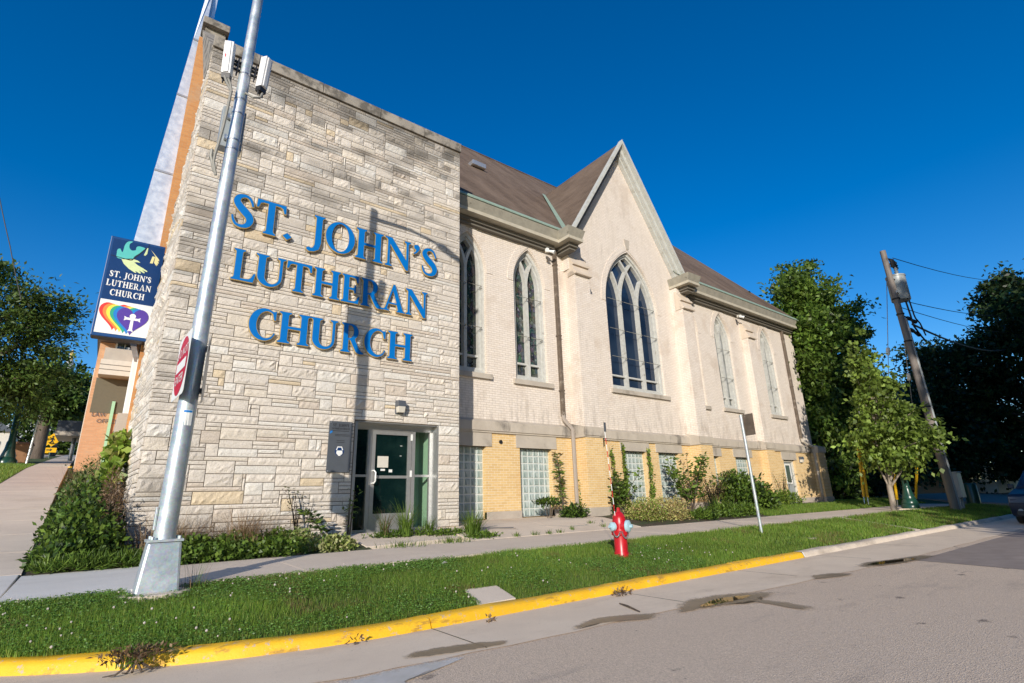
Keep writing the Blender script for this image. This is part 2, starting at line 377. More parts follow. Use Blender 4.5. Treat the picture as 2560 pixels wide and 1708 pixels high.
def clearglass():
    m, nt, bs = new('clear_glass'); bs.inputs['Base Color'].default_value = (.02, .02, .02, 1); bs.inputs['Roughness'].default_value = .02
    tr = nt.nodes.new('ShaderNodeBsdfTransparent'); mx = nt.nodes.new('ShaderNodeMixShader'); mx.inputs[0].default_value = .8
    L(nt, bs.outputs[0], mx.inputs[1]); L(nt, tr.outputs[0], mx.inputs[2]); L(nt, mx.outputs[0], nt.nodes['Material Output'].inputs[0]); return m
M['g_clear'] = clearglass()
def glassblock():
    m, nt, bs = new('glass_block'); p = pos(nt)
    c = mix(nt, ramp(nt, noise(nt, 2.2, 4, vec=p), .3, .7), (.36, .44, .41), (.62, .69, .66))
    c = mix(nt, ramp(nt, noise(nt, 40, 1, vec=scaled(nt, p, (1, 1, .1))), .4, .6, 0, .35), c, (.22, .28, .27))
    setc(nt, bs, c, .1, spec=.6); bs.inputs['Transmission Weight'].default_value = .15; bump(nt, bs, noise(nt, 14, 3, vec=p), .25, .02); return m
M['gblock'] = glassblock()
M['gbmortar'] = plain('white_block_mortar', (.62, .64, .61), .7)
M['gbshade'] = plain('block_inner_shade', (.24, .30, .285), .2)
for k, c in dict(teal=(.10, .50, .46), lime=(.62, .72, .38), pale=(.80, .72, .34), hred=(.72, .04, .035), horange=(.85, .24, .05), hyellow=(.90, .68, .07), hgreen=(.03, .36, .22), hblue=(.015, .20, .58), hpurple=(.085, .04, .30), mint=(.36, .62, .40), bluecar=(.004, .012, .035), silver=(.55, .55, .56), magenta=(.5, .1, .3)).items():
    M[k] = plain(k+'_colour', c, .4)
# ---------------------------------------------------------------- terrain
def prof(y): return np.interp(y, [0, 5.0, 5.02, 5.15, 7.3, 9.35, 10.6, 12, 400], [0, 0, .07, .085, .37, .40, .62, .68, .70])
def lprof(y): return np.interp(y, [0, 5.0, 5.02, 5.15, 7.3, 9.35, 14, 20, 30, 40, 60, 100, 400], [0, 0, .07, .085, .37, .40, 1.0, 1.85, 2.95, 3.85, 5.6, 9.0, 34])
def g(x, y):
    x = np.asarray(x, float); y = np.asarray(y, float)
    t = np.clip((x+.55)/1.2, 0, 1); t = t*t*(3-2*t)
    return lprof(y)*(1-t)+prof(y)*t
def gz(x, y): return float(g(x, y))
def yk(x):                      # kerb front line, curving away at the street corner
    d = np.clip(2.7-np.asarray(x, float), 0, 9); return np.minimum(5.0+.08*d**2+.0027*d**4, 7.05+.02*d)
def lawn_z(x, y):
    b = yk(x)+.15; t = np.clip((y-b)/np.maximum(7.3-b, .05), 0, 1)
    return np.where(y < 7.3, .098+(.37-.098)*t+.03*np.sin(t*math.pi), g(x, y))
def sheet(name, fx0, fx1, ys, nx, mat, dz=0., zf=g, kind='structure', jit=0):
    V = []; F = []
    for j, y in enumerate(ys):
        a, b = (fx0(y), fx1(y))
        for i in range(nx+1):
            x = a+(b-a)*i/nx; z = float(zf(x, y))+dz+(random.uniform(-jit, jit) if jit else 0); V.append((x, y, z))
    for j in range(len(ys)-1):
        for i in range(nx): F.append((j*(nx+1)+i, j*(nx+1)+i+1, (j+1)*(nx+1)+i+1, (j+1)*(nx+1)+i))
    o = MB().add(V, F).build(name, mat, smooth=2); return tag(o, kind=kind) if kind else o
gy = [-120, -40, -10, 0, 5, 7.3, 9.35, 10.6, 12, 14, 17, 20, 25, 30, 40, 60, 100, 200, 400]
gx = [-250, -80, -30, -10, -3, -.55, -.25, .05, .35, .65, 5, 15, 30, 60, 120, 250, 500]
V = [(x, y, gz(x, y)-.09 if y > 7.4 else -.09) for y in gy for x in gx]; nx = len(gx)
tag(MB().add(V, [(j*nx+i, j*nx+i+1, (j+1)*nx+i+1, (j+1)*nx+i) for j in range(len(gy)-1) for i in range(nx-1)]).build('ground', M['turf'], smooth=2), kind='structure')
tag(MB().add([(-90, -9, 0), (140, -9, 0), (140, 4.9, 0), (3, 4.9, 0), (1.2, 5.1, 0), (0, 5.6, 0), (-.8, 6.4, 0), (-4.5, 7.2, 0), (-16, 7.2, 0), (-90, 4.9, 0)], [tuple(range(9))]).build('road', M['asphalt']), kind='structure')
# avenue on the left, climbing the hill
tag(MB().add([(-16, y, gz(-3, y)-.03) for y in gy[2:]]+[(-4.6, y, gz(-3, y)-.03) for y in gy[2:]], [(i, i+len(gy)-2, i+len(gy)-1, i+1) for i in range(len(gy)-3)]).build('avenue', M['asphalt']), kind='structure')
# darker repaved patch
tag(MB().add([(11.35, 3.46, .004), (10.9, 1.7, .004), (40, -1.0, .004), (60, 3.3, .004), (60, 3.6, .004)], [(0, 1, 2, 3, 4)]).build('road_patch', M['asphaltdark']), kind='structure')
# thin cement seam between asphalt and gutter pan
xs = np.concatenate([np.linspace(-2.7, 2, 30), np.linspace(2.3, 34, 90)])
def strip(name, xs, f0, f1, z0, z1, mat, kind='structure'):
    V = []
    for x in xs: V += [(x, float(f0(x)), z0), (x, float(f1(x)), z1)]
    return tag(MB().add(V, [(2*i, 2*i+2, 2*i+3, 2*i+1) for i in range(len(xs)-1)]).build(name, mat), kind=kind)
wob = lambda x: .018*np.sin(x*3.1)+.012*np.sin(x*9.7+1)
ya = lambda x: yk(x)-.95+wob(x)-.045*np.clip(x-2, 0, 9)
strip('gutter_pan', xs, ya, lambda x: yk(x)+.01, .006, .012, M['gutter'])
# gutter joints, seam weeds line
mj = MB()
for x, dx in ((2.78, -.22), (5.55, .35), (8.3, .5), (11.1, .7), (14.0, .9), (17.0, 1.0)):
    a = float(yk(x)); mj.add([(x, a, .0125), (x+.014, a, .0125), (x+dx*.0+.03, a-.93, .0085), (x+.014, a-.93, .0085)], [(0, 3, 2, 1)])
tag(mj.build('gutter_joints', M['soil']), kind='structure')
# kerbs: rounded profile swept along the kerb line, split by joints
def kerb(name, segs, mat):
    m = MB(); pr = [(-.02, .0), (-.012, .014), (.012, .070), (.032, .094), (.06, .104), (.165, .108), (.175, .10), (.175, -.05)]
    for a, b in segs:
        n = max(3, int((b-a)/.25)); pts = np.linspace(a, b, n+1); V = []
        for x in pts:
            e = .02; tx = Vector((2*e, float(yk(x+e)-yk(x-e)), 0)).normalized(); nm = Vector((-tx.y, tx.x, 0)); p = Vector((x, float(yk(x)), 0))
            jz = .004*math.sin(x*2.3)+random.uniform(-.004, .004); nm = nm*(1+random.uniform(-.04, .04))
            for k, (d, z) in enumerate(pr): V.append(p+nm*d+Vector((0, 0, z+(jz if 1 < k < 6 else 0))))
        q = len(pr); F = [(i*q+k, (i+1)*q+k, (i+1)*q+k+1, i*q+k+1) for i in range(n) for k in range(q-1)]
        F += [tuple(range(q)), tuple(n*q+k for k in range(q))[::-1]]
        m.add(V, F)
    return tag(m.build(name, mat, smooth=True), kind='structure')
kerb('yellow_kerb', [(-2.6, .35), (.36, 2.775), (2.79, 5.545), (5.56, 8.29), (8.305, 10.62)], M['ykerb'])
kerb('kerb', [(10.66, 13.2), (13.21, 16.2), (16.21, 19.4), (19.41, 22.8), (22.81, 34)], M['kerb'])
tag(MB().add([(10.622, 4.985, .02), (10.658, 4.985, .02), (10.658, 5.17, .112), (10.622, 5.17, .112), (10.622, 5.025, .105), (10.658, 5.025, .105)], [(0, 1, 5, 4), (4, 5, 2, 3)]).build('kerb_stripe', M['white']), kind='structure')
# lawn strip, sidewalk, beds
ly = [0, .06, .15, .3, .45, .6, .75, .9, 1]
lx = np.concatenate([np.linspace(-2.6, 2, 26), np.linspace(2.3, 34, 100)])
V = []
for x in lx:
    b = float(yk(x))+.15
    for t in ly: y = b+(7.32-b)*t; V.append((x, y, float(lawn_z(x, y))-.006))
q = len(ly)
tag(MB().add(V, [(i*q+k, (i+1)*q+k, (i+1)*q+k+1, i*q+k+1) for i in range(len(lx)-1) for k in range(q-1)]).build('lawn', M['turf'], smooth=2), kind='structure')
def slabs(name, x0, x1, step, mat, y0=7.3, y1=9.3, gap=.012):
    m = MB(); x = x0
    while x < x1-.05:
        e = min(x+step, x1); a = random.uniform(-.002, .002); b = random.uniform(-.002, .002); o0 = random.uniform(-.03, .02)
        z = lambda X, Y, d: gz(X, Y)+.022+d
        p = [(x+gap/2, y0+o0, 0), (e-gap/2, y0+o0, 0), (e-gap/2, y1, 0), (x+gap/2, y1, 0)]
        top = [(X, Y, z(X, Y, d)) for (X, Y, _), d in zip(p, (a, b, b, a))]
        m.hexa([(X, Y, Z-.12) for X, Y, Z in top]+top); x = e
    return tag(m.build(name, mat, bevel=.0025), kind='structure')
slabs('sidewalk', .72, 33, 1.55, M['walk'])
slabs('new_sidewalk', -.62, .71, 1.33, M['newwalk'], y1=9.45)
tag(MB().hexa([(-3.2, 6.9, .2), (-.64, 6.9, .2), (-.64, 9.5, .2), (-3.2, 9.5, .2), (-3.2, 6.9, .335), (-.64, 6.9, .335), (-.64, 9.5, .452), (-3.2, 9.5, .452)]).build('corner_slab', M['newwalk'], bevel=.006), kind='structure')
sheet('planting_bed', lambda y: .0 if y < 11 else .3, lambda y: 4.0, [9.3, 9.6, 10, 10.4, 10.8, 11.4, 12], 12, M['soil'], .004, jit=.012)
sheet('planting_bed', lambda y: 11.25, lambda y: 29, [9.3, 9.6, 10, 10.4, 10.8, 11.4, 12], 50, M['soil'], .004, jit=.012)
tag(MB().add([(-.6, 7.36, gz(9, 7.36)+.012), (33, 7.36, gz(9, 7.36)+.012), (33, 9.28, gz(9, 9.28)+.012), (-.6, 9.28, gz(9, 9.28)+.012)], [(0, 1, 2, 3)]).build('sidewalk_bed', M['soil']), kind='structure')
sheet('corner_bed', lambda y: -.62-.02*(y-9.4), lambda y: .5, [9.4, 10, 11, 12, 13, 14, 15, 17, 20], 5, M['soil'], .012)
xr = lambda y: -.62-.03*(y-9.4)
m = MB(); ys = [9.5, 11, 12.6, 14.2, 15.8, 17.4, 19, 20.6, 22.2, 23.8, 25.4, 27, 30, 33, 36, 40, 45, 50, 60, 80, 100]
for a, b in zip(ys[:-1], ys[1:]):
    b2 = b-.02; t = [(xr(a)-1.32, a), (xr(a), a), (xr(b2), b2), (xr(b2)-1.32, b2)]
    m.hexa([(X, Y, float(lprof(Y))-.08) for X, Y in t]+[(X, Y, float(lprof(Y))+.035) for X, Y in t])
tag(m.build('avenue_sidewalk', M['walk']), kind='structure')
ysl = [9.6, 11, 13, 15, 18, 21, 25, 30, 35, 40, 50, 60, 100]
sheet('avenue_lawn', lambda y: -4.55, lambda y: xr(y)-1.34, ysl, 4, M['turf'], .02, zf=lambda x, y: lprof(y))
# concrete apron in front of the glass block windows, and the door slab
ap = [(9.325, .43), (10.0, .545), (10.6, .64), (11.2, .675), (11.74, .70)]
for x0, x1 in ((6.1, 8.72), (8.735, 11.3)):
    V = [(x, y, z) for y, z in ap for x in (x0, x1)]+[(x, y, .2) for y, z in ap for x in (x0, x1)]; n = len(ap)
    tag(MB().add(V, [(2*i, 2*i+1, 2*i+3, 2*i+2) for i in range(n-1)]+[(0, 2*n, 2*n+1, 1)]+[(2*i, 2*i+2, 2*n+2*i+2, 2*n+2*i) for i in range(n-1)]+[(2*i+1, 2*n+2*i+1, 2*n+2*i+3, 2*i+3) for i in range(n-1)]).build('concrete_apron', M['walk']), kind='structure')
tag(MB().hexa([(3.95, 9.5, .3), (6.1, 9.72, .3), (6.15, 10.62, .4), (3.95, 10.62, .4), (3.95, 9.5, .455), (6.1, 9.72, .475), (6.15, 10.62, .63), (3.95, 10.62, .63)]).build('door_slab', M['walk'], bevel=.01), kind='structure')
# slab set in the lawn, small covers
SB = [(3.46, 5.17), (3.98, 5.19), (4.05, 5.66), (3.6, 5.68)]
tag(MB().hexa([(x, y, .0) for x, y in SB]+[(x, y, float(lawn_z(x, y))+.012) for x, y in SB]).build('kerb_slab', M['walk'], bevel=.006), kind='structure')
tag(MB().hexa([(17.4, 5.16, .05), (17.75, 5.16, .05), (18.3, 7.3, .3), (17.95, 7.3, .3), (17.4, 5.16, .12), (17.75, 5.16, .12), (18.3, 7.3, .40), (17.95, 7.3, .40)]).build('carriage_walk', M['walk']), kind='structure')
# puddles and wet stains in the gutter
def blob(name, pts, z, mat, seed=0, amp=.1):
    r = random.Random(seed); P = []; n = len(pts)
    for i in range(n):
        a, b, c, d = (Vector((*pts[(i+k-1) % n], 0)) for k in range(4))
        for t in (0, .2, .4, .6, .8):
            p = .5*((2*b)+(-a+c)*t+(2*a-5*b+4*c-d)*t*t+(-a+3*b-3*c+d)*t**3)
            P.append((p.x+r.uniform(-amp, amp)*.2, p.y+r.uniform(-amp, amp)*.06, z))
    c = Vector((sum(p[0] for p in P)/len(P), sum(p[1] for p in P)/len(P), z)); k = len(P); m = MB()
    SC2 = lambda q, s: Vector((c.x+(q[0]-c.x)*s, c.y+(q[1]-c.y)*s*1.35, z))
    out = [SC2(p, 1.25) for p in P]; inn = [SC2(p, .5) for p in P]
    m.add([(*p.xy, z) for p in out], [], 0, (0, 0, 0)); m.add([(*p.xy, z) for p in inn], [], 0, (1, 1, 1))
    for i in range(k): m.f.append([i, (i+1) % k, k+(i+1) % k, k+i]); m.m.append(0)
    m.f.append([k+i for i in range(k)]); m.m.append(0)
    return tag(m.build(name, mat, cols=True), kind='structure')
blob('wet_stain', [(3.70, 3.98), (4.1, 4.0), (4.6, 3.84), (4.85, 3.92), (4.5, 4.08), (4.1, 4.13)], .016, M['wet'], 1)
blob('wet_stain', [(5.0, 3.78), (5.4, 3.72), (6.1, 3.60), (6.75, 3.66), (6.75, 3.75), (6.2, 3.96), (5.6, 4.0)], .016, M['wet'], 2)
blob('puddle', [(5.35, 3.74), (5.8, 3.71), (6.15, 3.69), (6.42, 3.74), (6.1, 3.84), (5.7, 3.83)], .019, M['water'], 3, .05)
blob('wet_stain', [(8.2, 3.74), (8.6, 3.62), (8.95, 3.6), (9.0, 3.68), (8.75, 3.82), (8.4, 3.86)], .016, M['wet'], 4)
blob('wet_stain', [(9.8, 3.74), (10.4, 3.56), (11.2, 3.48), (12.2, 3.46), (12.1, 3.62), (11.2, 3.74), (10.4, 3.85)], .016, M['wet'], 5)
blob('puddle', [(10.1, 3.72), (10.6, 3.60), (11.3, 3.52), (11.5, 3.60), (10.9, 3.72), (10.4, 3.78)], .019, M['water'], 6, .05)
blob('wet_stain', [(2.15, 4.22), (2.5, 4.14), (2.95, 4.08), (3.05, 4.14), (2.7, 4.26), (2.3, 4.32)], .016, M['wet'], 7)
blob('wet_stain', [(5.75, 3.60), (6.1, 3.52), (6.1, 3.3), (6.05, 3.06), (6.22, 3.05), (6.3, 3.25), (6.3, 3.52), (6.5, 3.6), (6.0, 3.66)], .014, M['wet'], 8)

blob('pale_road_stain', [(1.5, 3.95), (2.1, 3.98), (2.55, 3.92), (2.2, 3.82), (1.9, 3.75), (1.75, 3.45), (1.6, 3.4), (1.5, 3.7)], .011, M['palestain'], 9)
# ---------------------------------------------------------------- church
church = empty('church', (14, 11.8, .6), 'cream brick church with brown roof, pointed windows and a pale ashlar stone front block', 'church')
def contour_fill(m, y, outer, holes, mi=0, flip=False):
    P = [Vector((x, z, 0)) for x, z in outer]; polys = [P]+[[Vector((x, z, 0)) for x, z in h] for h in holes]
    tris = tessellate_polygon(polys); flat = [p for pl in polys for p in pl]
    fs = []
    for t in tris:
        a, b, c = (flat[i] for i in t)
        ar = (b.x-a.x)*(c.y-a.y)-(b.y-a.y)*(c.x-a.x)
        if abs(ar) < 1e-9: continue
        fs.append(t if (ar > 0) != flip else t[::-1])
    m.add([(p.x, y, p.y) for p in flat], fs, mi)
def reveal(m, pts, y0, y1, mi=0, close=True):
    n = len(pts); V = [(x, y0, z) for x, z in pts]+[(x, y1, z) for x, z in pts]
    m.add(V, [(i, (i+1) % n, n+(i+1) % n, n+i) for i in range(n if close else n-1)], mi)
def arch(cx, h, zb, zs, za, n=12):
    rise = za-zs; r = (rise*rise+h*h)/(2*h)                  # pointed arch: two arcs
    th = math.acos(max(-1, min(1, (r-h)/r))); P = [(cx-h, zb), (cx+h, zb)]
    for i in range(n+1): a = th*i/n; P.append((cx+h-r+r*math.cos(a), zs+r*math.sin(a)))
    for i in range(n-1, -1, -1): a = th*i/n; P.append((cx-h+r-r*math.cos(a), zs+r*math.sin(a)))
    return P, r
def rect(x0, x1, z0, z1): return [(x0, z0), (x1, z0), (x1, z1), (x0, z1)]
def ribbon(m, pts, w, y0, y1, mi=0, close=False):
    """flat bar of width w following 2D (x,z) points, from y0 (front) to y1"""
    n = len(pts); A = []; B = []
    for i in range(n):
        p = Vector(pts[i]); a = Vector(pts[(i-1) % n] if (close or i) else pts[i]); b = Vector(pts[(i+1) % n] if (close or i < n-1) else pts[i])
        d1 = (p-a); d2 = (b-p)
        if d1.length < 1e-9: d1 = d2
        if d2.length < 1e-9: d2 = d1
        d1.normalize(); d2.normalize(); t = (d1+d2)
        if t.length < 1e-6: t = d1
        t.normalize(); nn = Vector((-t.y, t.x)); k = 1/max(.45, nn.dot(Vector((-d1.y, d1.x))))
        A.append(p+nn*w/2*k); B.append(p-nn*w/2*k)
    V = [(p.x, y0, p.y) for p in A]+[(p.x, y0, p.y) for p in B]+[(p.x, y1, p.y) for p in A]+[(p.x, y1, p.y) for p in B]
    F = []
    for i in range(n if close else n-1):
        j = (i+1) % n; F += [(i, n+i, n+j, j), (i, j, 2*n+j, 2*n+i), (n+i, 3*n+i, 3*n+j, n+j)]
    if not close: F += [(0, 2*n, 3*n, n), (n-1, 2*n-1, 4*n-1, 3*n-1)]
    m.add(V, F, mi)
def inset(pts, d):
    n = len(pts); out = []
    ar = sum(pts[i][0]*pts[(i+1) % n][1]-pts[(i+1) % n][0]*pts[i][1] for i in range(n)); s = 1 if ar > 0 else -1
    for i in range(n):
        p = Vector(pts[i]); d1 = (p-Vector(pts[i-1])); d2 = (Vector(pts[(i+1) % n])-p)
        if d1.length < 1e-9: d1 = d2
        if d2.length < 1e-9: d2 = d1
        d1.normalize(); d2.normalize(); n1 = Vector((-d1.y, d1.x)); n2 = Vector((-d2.y, d2.x)); b = n1+n2
        if b.length < 1e-6: b = n1
        b.normalize(); k = 1/max(.4, b.dot(n1)); out.append(tuple(p+b*d*s*k))
    return out
YW = 11.8
wins = [('stained', 7.60, .63, 4.62, 7.75, 8.97), ('stained', 9.92, .635, 4.60, 7.75, 8.99), ('navy', 15.0, 1.475, 4.76, 8.0, 10.34),
        ('pale', 18.52, .63, 4.62, 7.75, 8.98), ('pale', 21.06, .64, 4.65, 7.75, 9.0), ('pale', 25.0, .63, 4.65, 7.75, 9.0)]
holes = [arch(cx, h, zb, zs, za)[0] for _, cx, h, zb, zs, za in wins]
XR_ = 28.0
outer = [(6.4, 2.9), (XR_, 2.9), (XR_, 9.7), (18.0, 9.7), (14.82, 14.75), (11.62, 9.7), (6.4, 9.7)]
m = MB(); contour_fill(m, YW, outer, holes, flip=True)
for h in holes: reveal(m, h, YW, YW+.32)
m.add([(XR_, YW, 2.9), (XR_, 30, 2.9), (XR_, 30, 9.7), (XR_, 21, 20.0), (XR_, YW, 9.7)], [(0, 1, 2, 3, 4)])
bw = m.build('brick_wall', M['cream'], church)
# brick voussoir rings and keystones, slightly proud
for _, cx, h, zb, zs, za in wins:
    o = arch(cx, h+.13, zs, zs, za+.2, 14)[0][1:]; m = MB()
    n = len(o)
    for i in range(1, n-1):
        pass
    ring = o[1:]
    ribbon(m, ring, .22, YW-.018, YW, 0); 
    k = MB(); kz = za+.10
    k.hexa([(cx-.07, YW-.04, kz), (cx+.07, YW-.04, kz), (cx+.07, YW+.02, kz), (cx-.07, YW+.02, kz), (cx-.15, YW-.04, kz+.42), (cx+.15, YW-.04, kz+.42), (cx+.15, YW+.02, kz+.42), (cx-.15, YW+.02, kz+.42)])
    m.build('arch_surround', M['cream'], church); k.build('keystone', M['lintel'], church)
# windows
for kind, cx, h, zb, zs, za in wins:
    C, r = arch(cx, h, zb, zs, za); big = h > 1
    m = MB(); ribbon(m, inset(C, .05), .10, YW+.10, YW+.34, 0, True); ribbon(m, inset(C, .135), .08, YW+.16, YW+.36, 0, True)
    ms = [-h/3, h/3] if big else [0]
    w = .10
    def inside(x, z):
        dz = z-zs; return dz <= 0 or (math.hypot(x-(cx+h-r), dz) < r-.08 and math.hypot(x-(cx-h+r), dz) < r-.08)
    for q in ms:
        zt = zs if not big else zs+.05
        ribbon(m, [(cx+q, zb+.05), (cx+q, zt)], w, YW+.14, YW+.36)
        for s in (1, -1):
            pts = []
            for i in range(24):
                a = 1.35*i/23; x = cx+q+s*(r-r*math.cos(a)); z = zt+r*math.sin(a)
                if not inside(x, z): break
                pts.append((x, z))
            if len(pts) > 2: ribbon(m, pts, w*.85, YW+(.141 if s > 0 else .144), YW+.36)
    wn = m.build('window', M['window'], church)
    m = MB(); contour_fill(m, YW+.30, inset(C, .03), [], flip=True); m.build('pane', M['g_'+kind], wn)
    # weather bars with little standoffs
    m = MB()
    for z in ([8.15, 7.0, 5.95] if big else [7.28, 5.98]):
        hw = h-.1; edges = [cx-hw]+[cx+q for q in ms]+[cx+hw]
        for a, b in zip(edges[:-1], edges[1:]):
            m.tube([(a+.03, YW+.02, z), (b-.06, YW+.02, z), (b-.04, YW+.03, z), (b-.04, YW+.2, z-.01)], .011, 5)
    m.split('weather_bar', M['greycable'], wn)
    m = MB()
    for z in ([5.3] if big else [5.15]):
        for a, b in zip([cx-h+.12]+[cx+q+.05 for q in ms], [cx+q-.05 for q in ms]+[cx+h-.12]): m.box(a, b, YW+.2, YW+.29, z-.03, z+.03)
    m.split('glazing_rail', M['window'], wn)
    m = MB(); m.hexa([(cx-h-.12, YW-.09, zb-.16), (cx+h+.14, YW-.09, zb-.16), (cx+h+.14, YW+.3, zb-.16), (cx-h-.12, YW+.3, zb-.16), (cx-h-.12, YW-.09, zb-.02), (cx+h+.14, YW-.09, zb-.02), (cx+h+.14, YW+.3, zb+.03), (cx-h-.12, YW+.3, zb+.03)])
    m.build('sill', M['lintel'], wn)
# basement wall with openings
BY = 11.75
gb = [(6.92, 8.13, .72, 2.58, 6, 9), (9.29, 10.50, .72, 2.58, 6, 9), (13.68, 14.86, .9, 2.64, 6, 9), (15.55, 16.76, .9, 2.64, 6, 9), (18.2, 19.38, 1.0, 2.6, 6, 8), (20.58, 21.72, 1.0, 2.6, 6, 8)]
DR = (24.62, 25.72, .62, 2.58)
m = MB(); bh = [rect(a, b, c, d) for a, b, c, d, *_ in gb]+[rect(*DR)]
contour_fill(m, BY, [(6.4, .88), (28.4, .88), (28.4, 2.95), (6.4, 2.95)], [rect(a, b, max(c, .881), d) for a, b, c, d, *_ in gb]+[rect(DR[0], DR[1], .881, DR[3])], flip=True)
for h in bh: reveal(m, h, BY, BY+.26)
m.add([(28.4, BY, .5), (28.4, 20, .5), (28.4, 20, 2.95), (28.4, BY, 2.95)], [(0, 1, 2, 3)])
m.build('basement_wall', M['yellow'], church)
m = MB(); px = 6.4
for a, b in [(x[0], x[1]) for x in gb]+[DR[:2]]:
    if a > px: m.box(px, a, BY-.035, BY+.1, .3, .895)
    px = b
m.box(px, 28.45, BY-.035, BY+.1, .3, .895); m.split('plinth', M['plinth'], church, bevel=.012)
m = MB()
for a, b, c, d, nx_, nz_ in gb: m.box(a, b, BY+.04, BY+.26, .3, c)
m.split('brick_sill', M['yellow'], church)
for a, b, c, d, nx_, nz_ in gb:
    f = MB(); f.box(a, b, BY+.17, BY+.3, c, d); w = f.build('glass_block_window', M['gbmortar'], church)
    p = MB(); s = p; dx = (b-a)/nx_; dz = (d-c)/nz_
    for i in range(nx_):
        for j in range(nz_):
            x0, x1, z0, z1 = a+i*dx+.012, a+(i+1)*dx-.012, c+j*dz+.012, c+(j+1)*dz-.012
            e = .022; q = .155
            p.add([(x0, BY+.168, z0), (x1, BY+.168, z0), (x1, BY+.168, z1), (x0, BY+.168, z1), (x0+e, BY+q, z0+e), (x1-e, BY+q, z0+e), (x1-e, BY+q, z1-e), (x0+e, BY+q, z1-e)],
                  [(4, 5, 6, 7), (0, 1, 5, 4), (1, 2, 6, 5), (2, 3, 7, 6), (3, 0, 4, 7)])
            s.add([(x0+e*1.1, BY+q-.003, z0+e), (x0+.4*dx, BY+q-.003, z0+e), (x0+.25*dx, BY+q-.003, z1-e-.02), (x0+e*1.1, BY+q-.003, z1-e)], [(0, 1, 2, 3)], 1)  # shading on the left of each block, painted as a darker second colour
    p.build('glass_blocks', [M['gblock'], M['gbshade']], w)
    l = MB(); l.box(a-.14, b+.18, BY-.03, BY+.2, d, 2.95); l.build('lintel', M['lintel'], church, bevel=.008)
l = MB(); l.box(DR[0]-.14, DR[1]+.16, BY-.03, BY+.2, DR[3], 2.95); l.build('lintel', M['lintel'], church, bevel=.008)
# side door
a, b, c, d = DR
m = MB(); m.box(a, b, BY+.16, BY+.22, c, d); sd = m.build('side_door', M['xfmr'], church)
m = MB(); ribbon(m, rect(a+.04, b-.04, c, d-.04), .08, BY+.1, BY+.18, 0, True); m.build('door_frame', M['offwhite'], sd)
m = MB(); ribbon(m, rect(a+.32, b-.3, 1.55, d-.2), .06, BY+.13, BY+.17, 0, True); m.build('window_frame', M['white'], sd)
m = MB(); m.box(a+.33, b-.31, BY+.145, BY+.16, 1.56, d-.21); m.build('pane', M['g_door'], sd)
m = MB(); m.tube([(b-.17, BY+.16, 1.42), (b-.17, BY+.06, 1.42), (b-.26, BY+.06, 1.42)], .018, 8); m.build('handle', M['alu'], sd)
# band course: sloped top ledge running round the piers
piers = [(11.5, 12.2, 11.3), (17.5, 18.2, 11.3), (22.75, 23.35, 11.5), (27.55, 28.25, 11.45)]
def bandseg(m, x0, x1, yf):
    m.hexa([(x0, yf-.06, 2.95), (x1, yf-.06, 2.95), (x1, 12, 2.95), (x0, 12, 2.95), (x0, yf-.06, 3.26), (x1, yf-.06, 3.26), (x1, 12, 3.44), (x0, 12, 3.44)])
    m.hexa([(x0, yf-.09, 3.0), (x1, yf-.09, 3.0), (x1, yf-.05, 3.0), (x0, yf-.05, 3.0), (x0, yf-.09, 3.24), (x1, yf-.09, 3.24), (x1, yf-.05, 3.24), (x0, yf-.05, 3.24)])
m = MB(); x = 6.4
for a, b, yf in piers:
    bandseg(m, x, a-.08, BY); bandseg(m, a-.08, b+.08, yf); x = b+.08
bandseg(m, x, 28.5, BY); m.build('band_course', M['band'], church)
# buttress piers
for i, (a, b, yf) in enumerate(piers):
    m = MB(); top = 8.35 if i != 2 else 8.05
    if i == 3: top = 3.0
    m.box(a, b, yf, 12, 3.2, max(top, 3.25))
    if i != 3:
        up = 9.3 if i < 2 else 8.8
        m.box(a, b-.1, yf+.22, 12, top, up)
    p = m.build('buttress', M['cream'], church)
    m = MB(); m.box(a-.03, b+.03, yf-.03, 12, .85, 2.95); m.build('pier_base', M['yellow'], p)
    m = MB(); m.box(a-.07, b+.07, yf-.07, 11.9, .2, .90); m.build('pier_plinth', M['plinth'], p, bevel=.02)
    if i == 3: continue
    m = MB(); x0, x1 = a-.03, b+.03
    pr = [(yf-.11, top-.0), (yf-.11, top+.07), (yf-.06, top+.08), (yf+.06, top+.36), (yf-.02, top+.36), (yf-.02, top+.43), (yf+.03, top+.44), (yf+.235, top+.80), (yf+.30, top+.80), (yf+.30, top-.02)]
    n = len(pr); m.add([(x0, y, z) for y, z in pr]+[(x1, y, z) for y, z in pr], [tuple(range(n))[::-1], tuple(range(n, 2*n))]+[(i_, (i_+1) % n, n+(i_+1) % n, n+i_) for i_ in range(n)])
    m.build('weathering_cap', M['capstone'], p)
